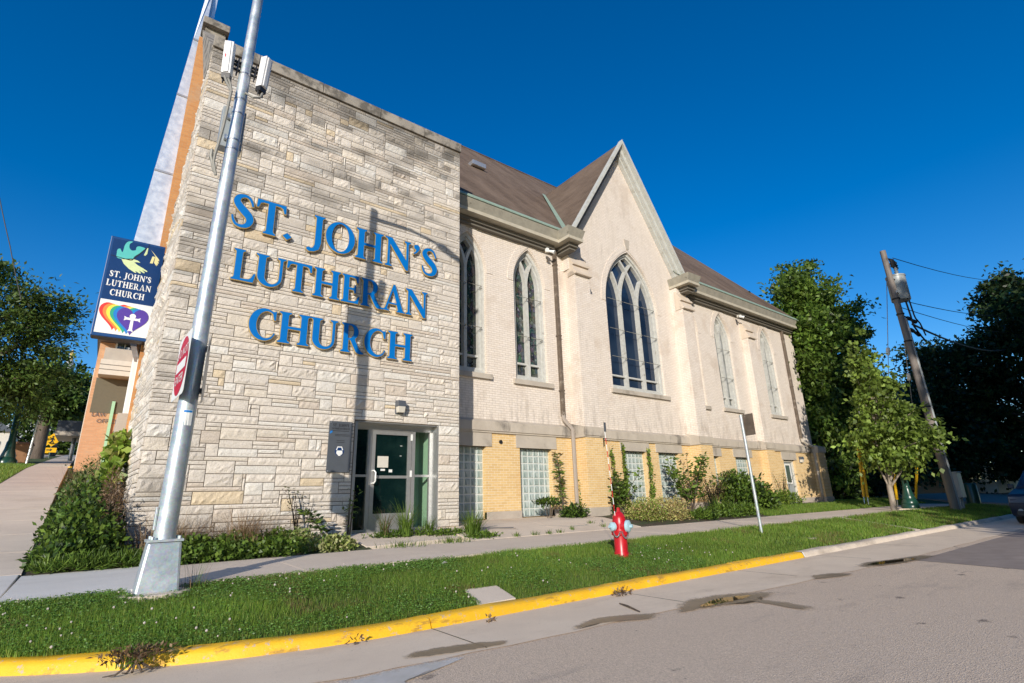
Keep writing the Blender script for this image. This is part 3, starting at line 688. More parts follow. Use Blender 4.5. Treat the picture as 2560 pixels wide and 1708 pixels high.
# gutter cornice
def cornice(m, x0, x1, yf, yb, k=0):
    m.hexa([(x0, yf+.10, 9.44), (x1, yf+.10, 9.44), (x1, yb, 9.44), (x0, yb, 9.44), (x0, yf, 9.74), (x1, yf, 9.74), (x1, yb, 9.74), (x0, yb, 9.74)], 0)
    m.box(x0, x1, yf+.06, yb, 9.33, 9.44, 1)
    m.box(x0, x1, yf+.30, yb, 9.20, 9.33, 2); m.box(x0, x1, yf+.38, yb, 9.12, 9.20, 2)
for (x0, x1) in ((6.4, 10.9), (18.2, 27.7)):
    m = MB(); cornice(m, x0, x1, 11.27, 11.9); m.build('cornice', [M['trim'], M['trimlight'], M['dark_trim']], church)
for x0, x1 in ((10.83, 11.62), (17.42, 18.3)):
    m = MB(); zb = 9.33
    m.hexa([(x0+.08, 10.88, 9.44), (x1-.08, 10.88, 9.44), (x1-.08, 11.9, 9.44), (x0+.08, 11.9, 9.44), (x0, 10.78, 9.745), (x1, 10.78, 9.745), (x1, 11.9, 9.745), (x0, 11.9, 9.745)], 0)
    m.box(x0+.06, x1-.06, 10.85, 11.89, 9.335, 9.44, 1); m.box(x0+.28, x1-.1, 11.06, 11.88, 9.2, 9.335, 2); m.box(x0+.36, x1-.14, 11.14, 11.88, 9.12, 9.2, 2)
    m.build('cornice_return', [M['trim'], M['trimlight'], M['dark_trim']], church)
    m = MB(); m.box(x0+.62 if x0 < 15 else x0+.115, x1+.45 if x0 < 15 else x1-.1, 11.5, 11.95, 8.6, 9.72); m.build('buttress', M['cream'], church)
# main roof: both slopes; ridge at y=21
RX0, RX1 = .9, 28.0
def roof_quad(m, x0, x1, y0, z0, y1, z1): m.add([(x0, y0, z0), (x1, y0, z0), (x1, y1, z1), (x0, y1, z1)], [(0, 1, 2, 3)])
m = MB(); sl = (20.18-9.755)/(21-11.25)
yk_ = 11.25+(15.12-9.755)/sl
m.add([(6.3, 11.25, 9.755), (11.45, 11.25, 9.755), (14.82, yk_, 15.12), (14.82, 21, 20.18), (6.3, 21, 20.18)], [(0, 1, 2, 3, 4)]); m.add([(18.19, 11.25, 9.755), (RX1, 11.25, 9.755), (RX1, 21, 20.18), (14.82, 21, 20.18), (14.82, yk_, 15.12)], [(0, 1, 2, 3, 4)]); m.add([(6.3, 30.75, 9.755), (RX1, 30.75, 9.755), (RX1, 21, 20.18), (6.3, 21, 20.18)], [(3, 2, 1, 0)])
rf = m.build('roof', M['roof'], church)
m = MB(); m.tube([(6.3, 21, 20.2), (RX1, 21, 20.2)], .05, 6); m.build('ridge_cap', M['roof'], rf)
# cross gable roof
gz_, gp = 9.78, 15.12; gx0, gx1, gc = 11.45, 18.19, 14.82
ypk = 11.25+(gp-9.755)/sl
m = MB(); m.add([(gx0, 11.42, gz_), (gc, 11.42, gp), (gc, ypk+.12, gp), (gx0, 11.42, gz_-.0)], [(0, 1, 2)]); m.add([(gx1, 11.42, gz_), (gc, 11.42, gp), (gc, ypk+.12, gp)], [(2, 1, 0)])
m.build('gable_roof', M['roof'], church)
for s, gx in ((-1, gx0), (1, gx1)):
    d = Vector((gc-gx, 0, gp-gz_)).normalized(); n_ = Vector((-d.z, 0, d.x)) if s < 0 else Vector((d.z, 0, -d.x)); nrm = Vector((d.z*s*-1, 0, d.x*1))
    up = Vector((-(gp-gz_), 0, (gc-gx))).normalized()*(-1 if s > 0 else 1)
    if up.z < 0: up = -up
    def bar(m, o0, o1, y0, y1, e0=0., e1=0.):
        P = []
        for y in (y0, y1):
            for (q, o) in ((0, o0), (1, o0), (1, o1), (0, o1)):
                p = (Vector((gx, 0, gz_))-d*e0 if q == 0 else Vector((gc, 0, gp)))+up*o
                if q: p = Vector((gc, 0, gp+o/ up.z)) 
                P.append((p.x, y, p.z))
        m.add(P, [(0, 1, 2, 3), (4, 7, 6, 5), (0, 4, 5, 1), (1, 5, 6, 2), (2, 6, 7, 3), (3, 7, 4, 0)])
    m = MB(); bar(m, -.05, .05, 11.33, 11.52); v = m.build('verge_board', M['verge'], church)
    m = MB(); bar(m, -.20, -.05, 11.50, 11.79); m.build('verge_moulding', M['verge'] if s > 0 else M['dark_trim'], v)  # left slope's mouldings take the shadow tone, right ones the pale colour
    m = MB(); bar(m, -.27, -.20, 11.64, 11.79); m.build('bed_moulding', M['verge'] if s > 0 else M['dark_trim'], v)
    vv = MB(); a = Vector((gx, 11.4, gz_+.02)); b = Vector((gc, ypk, gp+.02)); w = Vector((s*.30, 0, 0)); n2 = Vector((0, -.06, .05))
    vv.add([a-w*1.1+n2, a+w*.9+n2, b+w*.5+n2, b-w*.5+n2], [(0, 1, 2, 3)] if s > 0 else [(3, 2, 1, 0)]); vv.build('valley_flashing', M['copper'], rf)
m = MB()
for x0, x1 in ((6.35, 11.3), (18.35, 27.9)): m.hexa([(x0, 11.26, 9.752), (x1, 11.26, 9.752), (x1, 11.40, 9.80), (x0, 11.40, 9.80), (x0, 11.25, 9.79), (x1, 11.25, 9.79), (x1, 11.36, 9.93), (x0, 11.36, 9.93)])
m.split('eaves_flashing', M['copper'], rf)
m = MB(); q = Vector((10.85, 16.3, 9.755+sl*(16.3-11.25))); m.box(q.x-.28, q.x+.42, q.y-.3, q.y+.1, q.z-.1, q.z+.12); m.build('roof_vent', M['alu'], rf, bevel=.02)
# downspouts
def downs(name, x, ztop, zb, mats, kick):
    m = MB(); m.box(x-.055, x+.055, 11.66, 11.78, 3.62, ztop); d = m.build(name, mats[0], church, bevel=.012)
    m = MB(); m.tube([(x, 11.72, 3.66), (x, 11.70, 3.5), (x+kick, 11.58, 3.2), (x+kick, 11.57, 3.05), (x+kick, 11.57, zb)], .062, 8); m.build('lower_pipe', mats[1], d, smooth=True)
    m = MB()
    for z in (ztop-.6, 6.2, 4.4): m.box(x-.075, x+.075, 11.65, 11.79, z-.02, z+.02)
    m.split('pipe_strap', mats[0], d)
downs('downspout', 11.02, 9.3, .9, (M['brownpipe'], M['greypipe']), .22)
downs('downspout', 26.75, 9.3, .7, (M['brownpipe'], M['band']), .75)
m = MB(); m.tube([(7.37+1.25, BY+.01, 2.72), (8.62, BY-.03, 2.72)], .055, 10); m.build('overflow_pipe', M['black'], church)

# ------------------------------------------------ stone front block
def ashlar(u0, u1, v0, v1, mod=.074, uc=.05, free=None, keep=None, big=1.):
    nu = int(round((u1-u0)/uc)); nv = int(round((v1-v0)/mod)); occ = np.zeros((nv+4, nu+1), bool); out = []
    if free is not None:
        for j in range(nv):
            for i in range(nu):
                if free(u0+(i+.5)*uc, v0+(j+.5)*mod): occ[j, i] = True
    for j in range(nv):
        i = 0
        while i < nu:
            if occ[j, i]: i += 1; continue
            h = random.choices([1, 2, 3], [.50, .31, .19*big])[0]; h = min(h, nv-j)
            ln = int(random.choice([random.uniform(.22, .5), random.uniform(.4, .95), random.uniform(.6, 1.25)])/uc*(1.1 if h == 1 else .95 if h == 2 else .7))
            k = i
            while k < nu and k-i < ln and not occ[j, k]: k += 1
            if nu-k < 4 and not occ[j, k:nu].any(): k = nu
            while h > 1 and occ[j:j+h, i:k].any(): h -= 1
            occ[j:j+h, i:k] = True; a, b, c, d = u0+i*uc, u0+k*uc, v0+j*mod, v0+(j+h)*mod
            if keep is None or keep((a+b)/2, (c+d)/2): out.append((a, b, c, d))
            i = k
    return out
def stone_mesh(rects, f, dirt, gap=.0062, cell=.05, rough=.0075):
    """f(u, v, depth) gives the world point; depth>0 is out of the wall"""
    Vs = []; Cs = []; Fq = []
    for a, b, c, d in rects:
        a += gap; b -= gap; c += gap; d -= gap
        nu = max(1, int((b-a)/cell)); nv = max(1, int((d-c)/cell)); nu = max(nu, 2); nv = max(nv, 2)
        q = random.random(); t = random.uniform(.93, 1.05); dk = dirt((a+b)/2, (c+d)/2)
        base = (.70, .635, .555)
        if q < .035: base = (.70, .575, .405)
        elif q < .16: base = (.71, .635, .535)
        elif q < .30: base = (.735, .695, .63)
        elif q < .36: base = (.64, .555, .465)
        amp = rough*random.uniform(.4, 1.5)*(.55 if (d-c) < .1 else 1); tilt = random.uniform(-.012, .012); smooth_ = random.random() < .18
        b0 = len(Vs)
        for j in range(nv+1):
            for i in range(nu+1):
                u = a+(b-a)*i/nu; v = c+(d-c)*j/nv; edge = i in (0, nu) or j in (0, nv)
                dep = .015 if edge else .02+(0 if smooth_ else abs(random.gauss(0, amp)))+tilt*(2*j/nv-1)
                Vs.append(f(u, v, dep)); k = t*(.45*dk+.55*dirt(u, v))
                Cs.append(tuple(x*k for x in base))
        for j in range(nv):
            for i in range(nu): p = b0+j*(nu+1)+i; Fq.append((p, p+1, p+nu+2, p+nu+1))
        # sides
        ring = [(i, 0) for i in range(nu+1)]+[(nu, j) for j in range(1, nv+1)]+[(i, nv) for i in range(nu-1, -1, -1)]+[(0, j) for j in range(nv-1, 0, -1)]
        b1 = len(Vs)
        for i, j in ring: u = a+(b-a)*i/nu; v = c+(d-c)*j/nv; Vs.append(f(u, v, -.03)); Cs.append(tuple(.55*x for x in base))
        n = len(ring)
        for k in range(n):
            k2 = (k+1) % n; i, j = ring[k]; i2, j2 = ring[k2]; Fq.append((b1+k, b1+k2, b0+j2*(nu+1)+i2, b0+j*(nu+1)+i))
    m = MB(); m.v = Vs; m.f = Fq; m.m = [0]*len(Fq); m.c = Cs; return m
SY = 10.6; SX0, SX1, SZ0, SZ1 = .46, 6.56, .58, 10.53
def hsh(a, b): return (math.sin(a*12.9+b*78.2)*43758.5) % 1
def vn(x, y):
    i, j = math.floor(x), math.floor(y); u, v = x-i, y-j; u = u*u*(3-2*u); v = v*v*(3-2*v)
    return (hsh(i, j)*(1-u)+hsh(i+1, j)*u)*(1-v)+(hsh(i, j+1)*(1-u)+hsh(i+1, j+1)*u)*v
def dirt_front(u, v):
    q = min(1, max(0, (v-5.6)/3.4)+max(0, (1.1-(u-SX0))/1.1)*.8+.05)
    k = 1-.72*min(1, max(0, (vn(u*2.6+3, v*6.5)-.40)*1.8))*q
    k *= 1-.75*max(0, min(1, (v-9.6)/.8))*(.35+.65*vn(u*3, v*5)); return max(.25, k)
free = lambda u, v: 4.03 < u < 6.0 and v < 2.86
m = stone_mesh(ashlar(SX0, SX1, SZ0, SZ1, free=free), lambda u, v, d: (u, SY-d, v), dirt_front)
sf = m.build('stone_front', M['stone'], church, cols=True)
m = MB(); contour_fill(m, SY-.004, [(SX0+.01, SZ0), (4.03, SZ0), (4.03, 2.86), (6.0, 2.86), (6.0, SZ0), (SX1-.01, SZ0), (SX1-.01, SZ1), (SX0+.01, SZ1)], [], flip=True)
m.build('mortar_backing', M['mortar'], sf)
# left wing: end wall leaning back, and right end wall
LD = Vector((-.051, 1, 0)).normalized(); LN = Vector((-1, -.051, 0)).normalized()
def fl(u, v, d): p = Vector((SX0-.0, SY, 0))+LD*u+LN*d; return (p.x, p.y, v)
def bk(v): return np.interp(v, [.5, 1.9, 6.8, 9.9, 10.6], [3.55, 3.5, 2.0, .42, .15])
ml = stone_mesh(ashlar(0.0, 3.6, SZ0, 10.4, keep=lambda u, v: u < bk(v)+.02), fl, lambda u, v: max(.4, 1-.5*max(0, (vn(u*2+9, v*3)-.5)*2)*max(0, (v-5)/5)), rough=.014)
le = ml.build('stone_end', M['stone'], church, cols=True)
m = MB(); P = [fl(0, SZ0, -.01), fl(3.5, SZ0, -.01), fl(3.5, 1.9, -.01), fl(2.0, 6.8, -.01), fl(.42, 9.9, -.01), fl(.15, 10.5, -.01), fl(0, 10.5, -.01)]
m.add(P, [(6, 5, 4, 3, 2, 1, 0)]); m.build('mortar_backing', M['mortar'], le)
mr = stone_mesh(ashlar(0, 1.25, SZ0, 10.5), lambda u, v, d: (SX1+d*.6-.005, SY+u, v), lambda u, v: .9); rt = mr.build('stone_return', M['stone'], church, cols=True)
m = MB(); m.box(SX0+.06, SX1-.03, SY+.9, SY+1.5, .5, 10.5); m.box(SX0+.06, 4.0, SY+.02, SY+.9, .5, 10.5); m.box(6.03, SX1-.03, SY+.02, SY+.9, .5, 10.5); m.box(4.0, 6.03, SY+.02, SY+.9, 2.9, 10.5); m.build('wall_core', M['mortar'], church)
# coping stones
m = MB(); xs = [SX0-.02, 1.35, 2.75, 4.2, 5.45, SX1+.03]
for a, b in zip(xs[:-1], xs[1:]): m.box(a+.006, b-.006, SY-.05, SY+.75, 10.53, 10.80)
m.build('coping', M['coping'], church, bevel=.012)
# concrete flank rising to the tower, its cap block
m = MB(); A = [fl(0, 10.55, .03), fl(.03, 9.95, .03), fl(.42, 9.9, .03), fl(3.0, 13.55, .03)]; B = [(p[0]+.28, p[1], p[2]) for p in A]
m.add(A+B, [(3, 2, 1, 0), (4, 5, 6, 7), (0, 1, 5, 4), (1, 2, 6, 5), (2, 3, 7, 6), (3, 0, 4, 7)]); m.build('sloping_flank', M['coping'], church)
m = MB(); m.box(.34, 1.3, 14.0, 16.4, .7, 13.75); tw = m.build('tower', M['orange'], church)
m = MB(); m.box(.26, .90, 13.55, 14.5, 13.8, 14.02); m.box(.34, .84, 13.7, 14.4, 13.2, 13.8); m.build('tower_cap', M['coping'], church, bevel=.02)
m = MB(); m.box(.24, .5, 13.7, 14.02, 2.2, 13.4); m.build('tower_pier', M['orange'], church)
# metal spire: slender tapering blade
def spire_sec(z): # x-left, x-right, y front, y back
    t = (z-7.3)/(14.95-7.3); return (-.275+.485*t, .255+.12*t, 14.0+.15*t, 15.2-.9*t)
m = MB(); Z = [4.7, 6.2, 9.3, 11.7, 13.4, 16.5, 18.6]; 
for i, z in enumerate(Z):
    a, b, y0, y1 = spire_sec(z)
    if i == 0: a = .05; b = .16
    if i == 1: a = -.33; b = .24
    if i == len(Z)-1: a = b-.02
    m.v += [(a, y0, z), (b, y0, z), (b+.14, y1, z), (a+.14, y1, z)]; m.c += [(1, 1, 1)]*4
for i in range(len(Z)-1):
    for k in range(4): m.f.append([i*4+k, i*4+(k+1) % 4, (i+1)*4+(k+1) % 4, (i+1)*4+k]); m.m.append(0)
m.f.append([3, 2, 1, 0]); m.m.append(0); n = (len(Z)-1)*4; m.f.append([n, n+1, n+2, n+3]); m.m.append(0)
sp = m.build('spire', M['spire'], church)
m = MB()
for z in (9.25, 11.65, 13.6):
    a, b, y0, y1 = spire_sec(z); m.box(a-.006, b+.004, y0-.02, y0+.02, z-.025, z+.025)
m.split('sheet_seam', M['alu'], sp)
# avenue side of the church (seen as slivers behind the stone end)
m = MB(); m.box(.42, 6.2, 16.4, 30, .7, 8.2); m.box(.30, .42, 14.9, 15.25, 2.3, 7.9); m.box(.18, .42, 17.6, 18.2, 2, 8.1); m.build('avenue_wall', M['orange'], church)
for y, x in ((14.75, .27), (17.2, .20)):
    m = MB(); m.box(x, x+.12, y, y+.14, 2.6, 7.9); m.box(x-.03, x+.1, y+.16, y+.24, 2.6, 7.9); m.build('white_mullion', M['white'], church)
m = MB(); m.hexa([(.06, 14.3, .8), (.30, 14.3, .8), (.30, 20, 1.2), (.06, 20, 1.2), (.06, 14.3, 3.25), (.30, 14.3, 3.25), (.30, 20, 3.6), (.06, 20, 3.6)]); m.build('planter_wall', M['band'], church)
# ------------------------------------------------ entrance
DX0, DX1 = 4.03, 6.0
m = MB(); m.box(DX0-.02, DX1+.02, SY+.24, SY+.36, 2.74, 2.9); m.box(DX0-.02, DX0+.06, SY+.0, SY+.36, .55, 2.9); m.box(DX1-.02, DX1+.03, SY-.005, SY+.36, .55, 2.88)
m.box(DX0-.02, DX1+.02, SY+.0, SY+.4, 2.845, 2.9); en = m.build('entrance', M['alu'], church)
yd = SY+.27
m = MB()
def fr(x0, x1, z0, z1, w, y0=0., y1=.07): ribbon(m, rect(x0+w/2, x1-w/2, z0+w/2, z1-w/2), w, yd+y0, yd+y1, 0, True)
fr(4.06, 4.50, .62, 2.78, .055); fr(5.50, 5.98, .62, 2.78, .05); fr(4.44, 5.56, .60, 2.80, .08, -.01, .09); m.box(4.10, 4.48, yd+.002, yd+.06, 1.73, 1.78); m.box(5.54, 5.94, yd+.002, yd+.06, 1.73, 1.78)
m.build('sidelight_frame', M['alu'], en)
m = MB(); m.box(4.08, 4.49, yd+.03, yd+.04, .64, 2.76); m.build('sidelight_glass', M['g_door'], en)
m = MB(); m.add([(5.52, yd+.035, .64), (5.96, yd+.035, .64), (5.96, yd+.035, 2.76), (5.52, yd+.035, 2.76)], [(0, 1, 2, 3)]); m.build('sidelight_glass', M['g_clear'], en)
m = MB(); fr(4.53, 5.47, .64, 2.72, .085, .0, .06); m.box(4.6, 5.4, yd+.004, yd+.056, .64, .98); m.box(4.6, 5.4, yd+.004, yd+.056, 1.70, 1.76); dr = m.build('glass_door', M['alu'], church)
m = MB(); m.box(4.6, 5.4, yd+.028, yd+.036, .95, 2.66); m.build('pane', M['g_door'], dr)
m = MB(); m.tube([(4.575, yd, 1.86), (4.575, yd-.08, 1.86), (4.60, yd-.10, 1.82), (4.60, yd-.10, 1.64), (4.575, yd-.08, 1.60), (4.575, yd, 1.60)], .017, 8); m.build('handle', M['white'], dr, smooth=True)
m = MB(); m.box(4.68, 4.93, yd+.018, yd+.022, 1.93, 2.17); m.build('paper_notice', M['offwhite'], dr)
m = MB(); m.box(4.76, 4.86, yd+.018, yd+.022, 1.86, 1.90); m.box(4.95, 5.03, yd+.018, yd+.022, 1.83, 1.89); m.box(5.2, 5.25, yd+.018, yd+.022, 2.4, 2.41); m.box(5.2, 5.24, yd+.018, yd+.022, 2.18, 2.19); m.split('torn_sticker', M['white'], dr)
m = MB()
for z in (2.6, 1.8, .9): m.box(5.455, 5.49, yd-.02, yd+.01, z-.07, z+.07)
m.split('hinge', M['white'], dr)
# vestibule behind the clear right sidelight: a mint wall, lit through the glass
m = MB(); m.add([(5.35, yd+.62, .6), (6.0, yd+.62, .6), (6.0, yd+.62, 2.85), (5.35, yd+.62, 2.85)], [(0, 1, 2, 3)]); m.add([(6.0, yd+.62, .6), (6.0, yd+.05, .6), (6.0, yd+.05, 2.85), (6.0, yd+.62, 2.85)], [(0, 1, 2, 3)]); m.build('vestibule_wall', M['mint'], en)
m = MB(); m.box(5.33, 5.35, yd+.1, yd+.62, .6, 2.85); m.box(4.0, 6.0, yd+.05, yd+.62, .5, .6); m.build('vestibule_partition', M['black'], en)
# ---------------------------------------------------------------- lettering
def ell(cx, cy, rx, ry, a0, a1, n=16): return [(cx+rx*math.cos(R(a0+(a1-a0)*i/n)), cy+ry*math.sin(R(a0+(a1-a0)*i/n))) for i in range(n+1)]
_s, _t, _b = .07, .035, .06
def foot(a, b): return [(a, _t+_b), (a-.02, _t+.015), (a-_s, _t*.7), (a-_s, 0), (b+_s, 0), (b+_s, _t*.7), (b+.02, _t+.015), (b, _t+_b)]
def head(a, b): return [(b, 1-_t-_b), (b+.02, 1-_t-.015), (b+_s, 1-_t*.7), (b+_s, 1), (a-_s, 1), (a-_s, 1-_t*.7), (a-.02, 1-_t-.015), (a, 1-_t-_b)]
def spine(P, sub=4):
    out = []
    for i in range(len(P)-1):
        q = [np.array(P[max(0, min(len(P)-1, i+k))]) for k in (-1, 0, 1, 2)]
        for t in [j/sub for j in range(sub)]:
            out.append(.5*(2*q[1]+(q[2]-q[0])*t+(2*q[0]-5*q[1]+4*q[2]-q[3])*t*t+(3*q[1]-q[0]-3*q[2]+q[3])*t**3))
    out.append(np.array(P[-1])); A = []; B = []
    for i, p in enumerate(out):
        d = out[min(i+1, len(out)-1)][:2]-out[max(i-1, 0)][:2]; d = d/np.linalg.norm(d); n = np.array([-d[1], d[0]])
        A.append(tuple(p[:2]+n*p[2])); B.append(tuple(p[:2]-n*p[2]))
    return A+B[::-1]
GL = {
 'H': [foot(.1, .26)+[(.26, .475), (.62, .475)]+foot(.62, .78)+head(.62, .78)+[(.62, .54), (.26, .54)]+head(.1, .26)],
 'L': [[(.1, .095), (.08, .05), (.03, .025), (.03, 0), (.63, 0), (.68, .27), (.645, .275), (.58, .12), (.52, .065), (.42, .05), (.26, .05)]+head(.1, .26)],
 'T': [foot(.3, .46)+[(.46, .94), (.6, .94), (.68, .90), (.72, .76), (.755, .76), (.745, 1), (.015, 1), (.005, .76), (.04, .76), (.08, .90), (.16, .94), (.3, .94)]],
 'E': [[(.1, .095), (.08, .05), (.03, .025), (.03, 0), (.60, 0), (.65, .25), (.615, .255), (.55, .11), (.49, .06), (.4, .05), (.26, .05), (.26, .48), (.42, .48), (.46, .45), (.475, .37), (.51, .37), (.51, .65), (.475, .65), (.46, .57), (.42, .54), (.26, .54), (.26, .945), (.4, .945), (.48, .93), (.53, .88), (.555, .77), (.59, .77), (.58, 1), (.03, 1), (.03, .975), (.08, .95), (.1, .905)]],
 'N': [foot(.12, .175)+[(.175, .80), (.71, -.02), (.775, -.02)]+head(.72, .775)+[(.72, .30), (.24, 1.0), (.03, 1.0), (.03, .975), (.09, .95), (.12, .90)]],
 'U': [[(.12, .905)]+ell(.4175, .31, .2975, .33, 180, 360, 18)+head(.66, .715)+ell(.47, .31, .19, .255, 0, -180, 16)+head(.12, .28)[:-1]],
 'R': [foot(.1, .26)+[(.26, .44), (.345, .44), (.55, .06), (.61, .0), (.70, -.02), (.82, -.01), (.82, .02), (.74, .05), (.66, .14), (.505, .43)]+ell(.36, .73, .25, .27, -58, 90, 12)+[(.03, 1), (.03, .975), (.08, .95), (.1, .905)], [(.26, .50)]+ell(.32, .725, .125, .222, -90, 90, 12)+[(.26, .947)]],
 'A': [[(0, 0), (0, .025), (.05, .04), (.09, .10), (.375, 1.02), (.43, 1.02), (.74, .08), (.79, .03), (.83, .025), (.83, 0), (.53, 0), (.53, .025), (.58, .04), (.575, .09), (.52, .27), (.20, .27), (.145, .10), (.155, .045), (.22, .025), (.22, 0)], [(.22, .325), (.50, .325), (.36, .78)]],
 'J': [head(.22, .38)+[(.22, .05), (.18, -.06), (.12, -.10), (.06, -.07), (0, -.10), (0, -.15), (.06, -.19), (.2, -.17), (.33, -.08), (.38, .12)]],
 'O': [ell(.40, .49, .40, .51, 0, 360, 40)[:-1], ell(.40, .49, .235, .455, 0, 360, 36)[:-1]],
 'C': [[(.70, .68), (.735, .68), (.735, .95), (.70, .93)]+ell(.42, .49, .42, .51, 58, 305, 30)+[(.745, .22), (.72, .235)]+ell(.49, .49, .305, .45, 310, 58, 26)],
 'S': [spine([(.515, .70, .014), (.49, .80, .022), (.42, .92, .028), (.30, .962, .036), (.165, .90, .055), (.12, .76, .075), (.20, .62, .09), (.33, .49, .098), (.45, .36, .09), (.48, .22, .075), (.42, .09, .055), (.29, .03, .036), (.15, .065, .028), (.075, .19, .022), (.05, .30, .014)])],
 '.': [[(.10, -.02), (.19, .075), (.10, .17), (.01, .075)]],
 "'": [[(.06, .98), (.16, 1.0), (.215, .93), (.20, .83), (.13, .72), (.03, .645), (.02, .665), (.09, .74), (.115, .81), (.045, .86), (.03, .93)]],
}
GW = {}
for k, cs in GL.items():
    xs_ = [p[0] for p in cs[0]]; x0 = min(xs_); GW[k] = max(xs_)-x0; GL[k] = [[(p[0]-x0, p[1]) for p in c] for c in cs]
def area(c): return sum(c[i][0]*c[(i+1) % len(c)][1]-c[(i+1) % len(c)][0]*c[i][1] for i in range(len(c)))
def solid(m, cs, off, y0, y1, T, mi=0):
    """extrude contours (outer first) between y0 (front) and y1; T maps (x,z)->(x,z)"""
    out = []
    for i, c in enumerate(cs):
        c = [T(*p) for p in c]
        if (area(c) > 0) != (i == 0): c = c[::-1]
        if off: c = inset(c, -off if i == 0 else -off)
        out.append(c)
    contour_fill(m, y0, out[0], out[1:], mi, flip=True)
    if y1 is not None:
        for c in out: reveal(m, c, y0, y1, mi)
lett = empty('church_lettering', (3.5, 10.52, 4.3), "raised blue serif capitals reading ST. JOHN'S LUTHERAN CHURCH on the ashlar front", 'lettering')
rows = [(6.52, .73, [('S', 1.23, .39), ('T', 1.66, .56), ('.', 2.21, .16), ('J', 2.70, .33), ('O', 3.08, .64), ('H', 3.76, .64), ('N', 4.46, .65), ("'", 5.20, .15), ('S', 5.43, .41)]),
        (5.405, .635, [('L', 1.37, .41), ('U', 1.77, .55), ('T', 2.36, .49), ('H', 2.91, .55), ('E', 3.51, .40), ('R', 3.95, .51), ('A', 4.47, .54), ('N', 5.03, .56)]),
        (4.285, .63, [('C', 1.785, .47), ('H', 2.32, .59), ('U', 2.93, .55), ('R', 3.58, .49), ('C', 4.09, .475), ('H', 4.635, .59)])]
for zb, ch, row in rows:
    for c, x, w in row:
        T = lambda px, pz, x=x, w=w, c=c: (x+px/GW[c]*w, zb+pz*ch)
        m = MB(); solid(m, GL[c], .018, 10.51, 10.555, T); a = m.build('letter', M['gold'], lett)
        m = MB(); solid(m, GL[c], .006, 10.503, 10.511, T); m.build('letter_face', M['letterblue'], a)
def word(m, txt, x, z, ch, T, y, sp=.12, sx=.82, mi=0):
    for c in txt:
        if c == ' ': x += .3*ch; continue
        solid(m, GL[c], .018*ch, y, None, lambda px, pz, x=x: T(x+px*ch*sx, z+pz*ch), mi); x += GW[c]*ch*sx+sp*ch
    return x
def wordw(txt, ch, sp=.12, sx=.82): return sum(.3*ch if c == ' ' else GW[c]*ch*sx+sp*ch for c in txt)-sp*ch
def textmesh(m, txt, size, place, sx=1., mi=0):
    cu = bpy.data.curves.new('t', 'FONT'); cu.body = txt; cu.size = size; cu.align_x = 'CENTER'; cu.align_y = 'CENTER'; cu.resolution_u = 2
    o = bpy.data.objects.new('t', cu); me = o.to_mesh()
    vs = [place(v.co.x*sx, v.co.y) for v in me.vertices]; fs = [tuple(p.vertices) for p in me.polygons]
    m.add(vs, fs, mi); o.to_mesh_clear(); bpy.data.objects.remove(o); bpy.data.curves.remove(cu)

# ---------------------------------------------------------------- blade sign on the stone end
bs0 = empty('blade_sign', (-.1, 13.4, 4.7), 'navy projecting sign with dove, white church name and rainbow heart', 'sign')
sx0, sx1, sz0, sz1, syf = -.655, .345, 4.69, 6.97, 13.36
m = MB(); m.box(sx0, sx1, syf, syf+.28, sz0, sz1); m.build('cabinet', M['navyframe'], bs0, bevel=.012)
m = MB(); m.box(sx0+.02, sx1-.01, syf+.01, syf+.27, sz0-.012, sz0+.0); m.build('cabinet_base', M['black'], bs0)
m = MB(); m.add([(sx0+.05, syf-.004, 5.52), (sx1-.03, syf-.004, 5.52), (sx1-.03, syf-.004, sz1-.05), (sx0+.05, syf-.004, sz1-.05)], [(0, 1, 2, 3)]); m.build('upper_panel', M['navy'], bs0)
m = MB(); m.add([(sx0+.045, syf-.005, sz0+.07), (sx1-.03, syf-.005, sz0+.07), (sx1-.03, syf-.005, 5.50), (sx0+.045, syf-.005, 5.50)], [(0, 1, 2, 3)]); m.build('lower_panel', M['white'], bs0)
m = MB(); ID = lambda x, z: (x, z)
for txt, z in (("ST. JOHN'S", 6.03), ("LUTHERAN", 5.82), ("CHURCH", 5.61)):
    ch = .136; w = wordw(txt, ch); word(m, txt, -.18-w/2, z, ch, ID, syf-.009)
m.build('sign_text', M['white'], bs0)
def emb(name, polys, mat, y, parent=bs0):
    m = MB()
    for p in polys:
        if area(p) < 0: p = p[::-1]
        contour_fill(m, y, p, [], flip=True)
    return m.build(name, mat, parent)
# emblem points read off as pixels of the sign and mapped to its plane
def sp_(px, py):   # sign-local: u to the right 0..1, v down 0..1 for the whole sign face
    return (sx0+.93*(sx1-sx0)*px, sz1-(sz1-sz0)*py)
def E_(pts, k=.03, o=.03): return [sp_(p[0], p[1]-o-k*p[0]) for p in pts]
def sm(pts, n=4):
    P = [Vector(p) for p in pts]; k = len(P); out = []
    for i in range(k):
        a, b, c, d = (P[(i+j-1) % k] for j in range(4))
        for t in [j/n for j in range(n)]: out.append(tuple(.5*(2*b+(c-a)*t+(2*a-5*b+4*c-d)*t*t+(3*b-a-3*c+d)*t**3)))
    return out
emb('dove_wing', [E_(sm([(.20, .255), (.16, .20), (.165, .165), (.21, .155), (.25, .185), (.27, .175), (.28, .11), (.33, .068), (.42, .062), (.37, .09), (.375, .13), (.43, .155), (.50, .145), (.505, .115), (.56, .10), (.68, .115), (.60, .165), (.50, .215), (.46, .25)]))], M['teal'], syf-.0085)
emb('dove_hand', [E_([(.265, .275), (.46, .262), (.58, .275), (.64, .295), (.56, .293), (.52, .298), (.60, .325), (.72, .352), (.80, .375), (.80, .385), (.70, .37), (.76, .392), (.75, .402), (.64, .378), (.69, .402), (.67, .41), (.57, .385), (.60, .405), (.56, .403), (.44, .37), (.33, .325)], .045, .045)], M['lime'], syf-.0085)
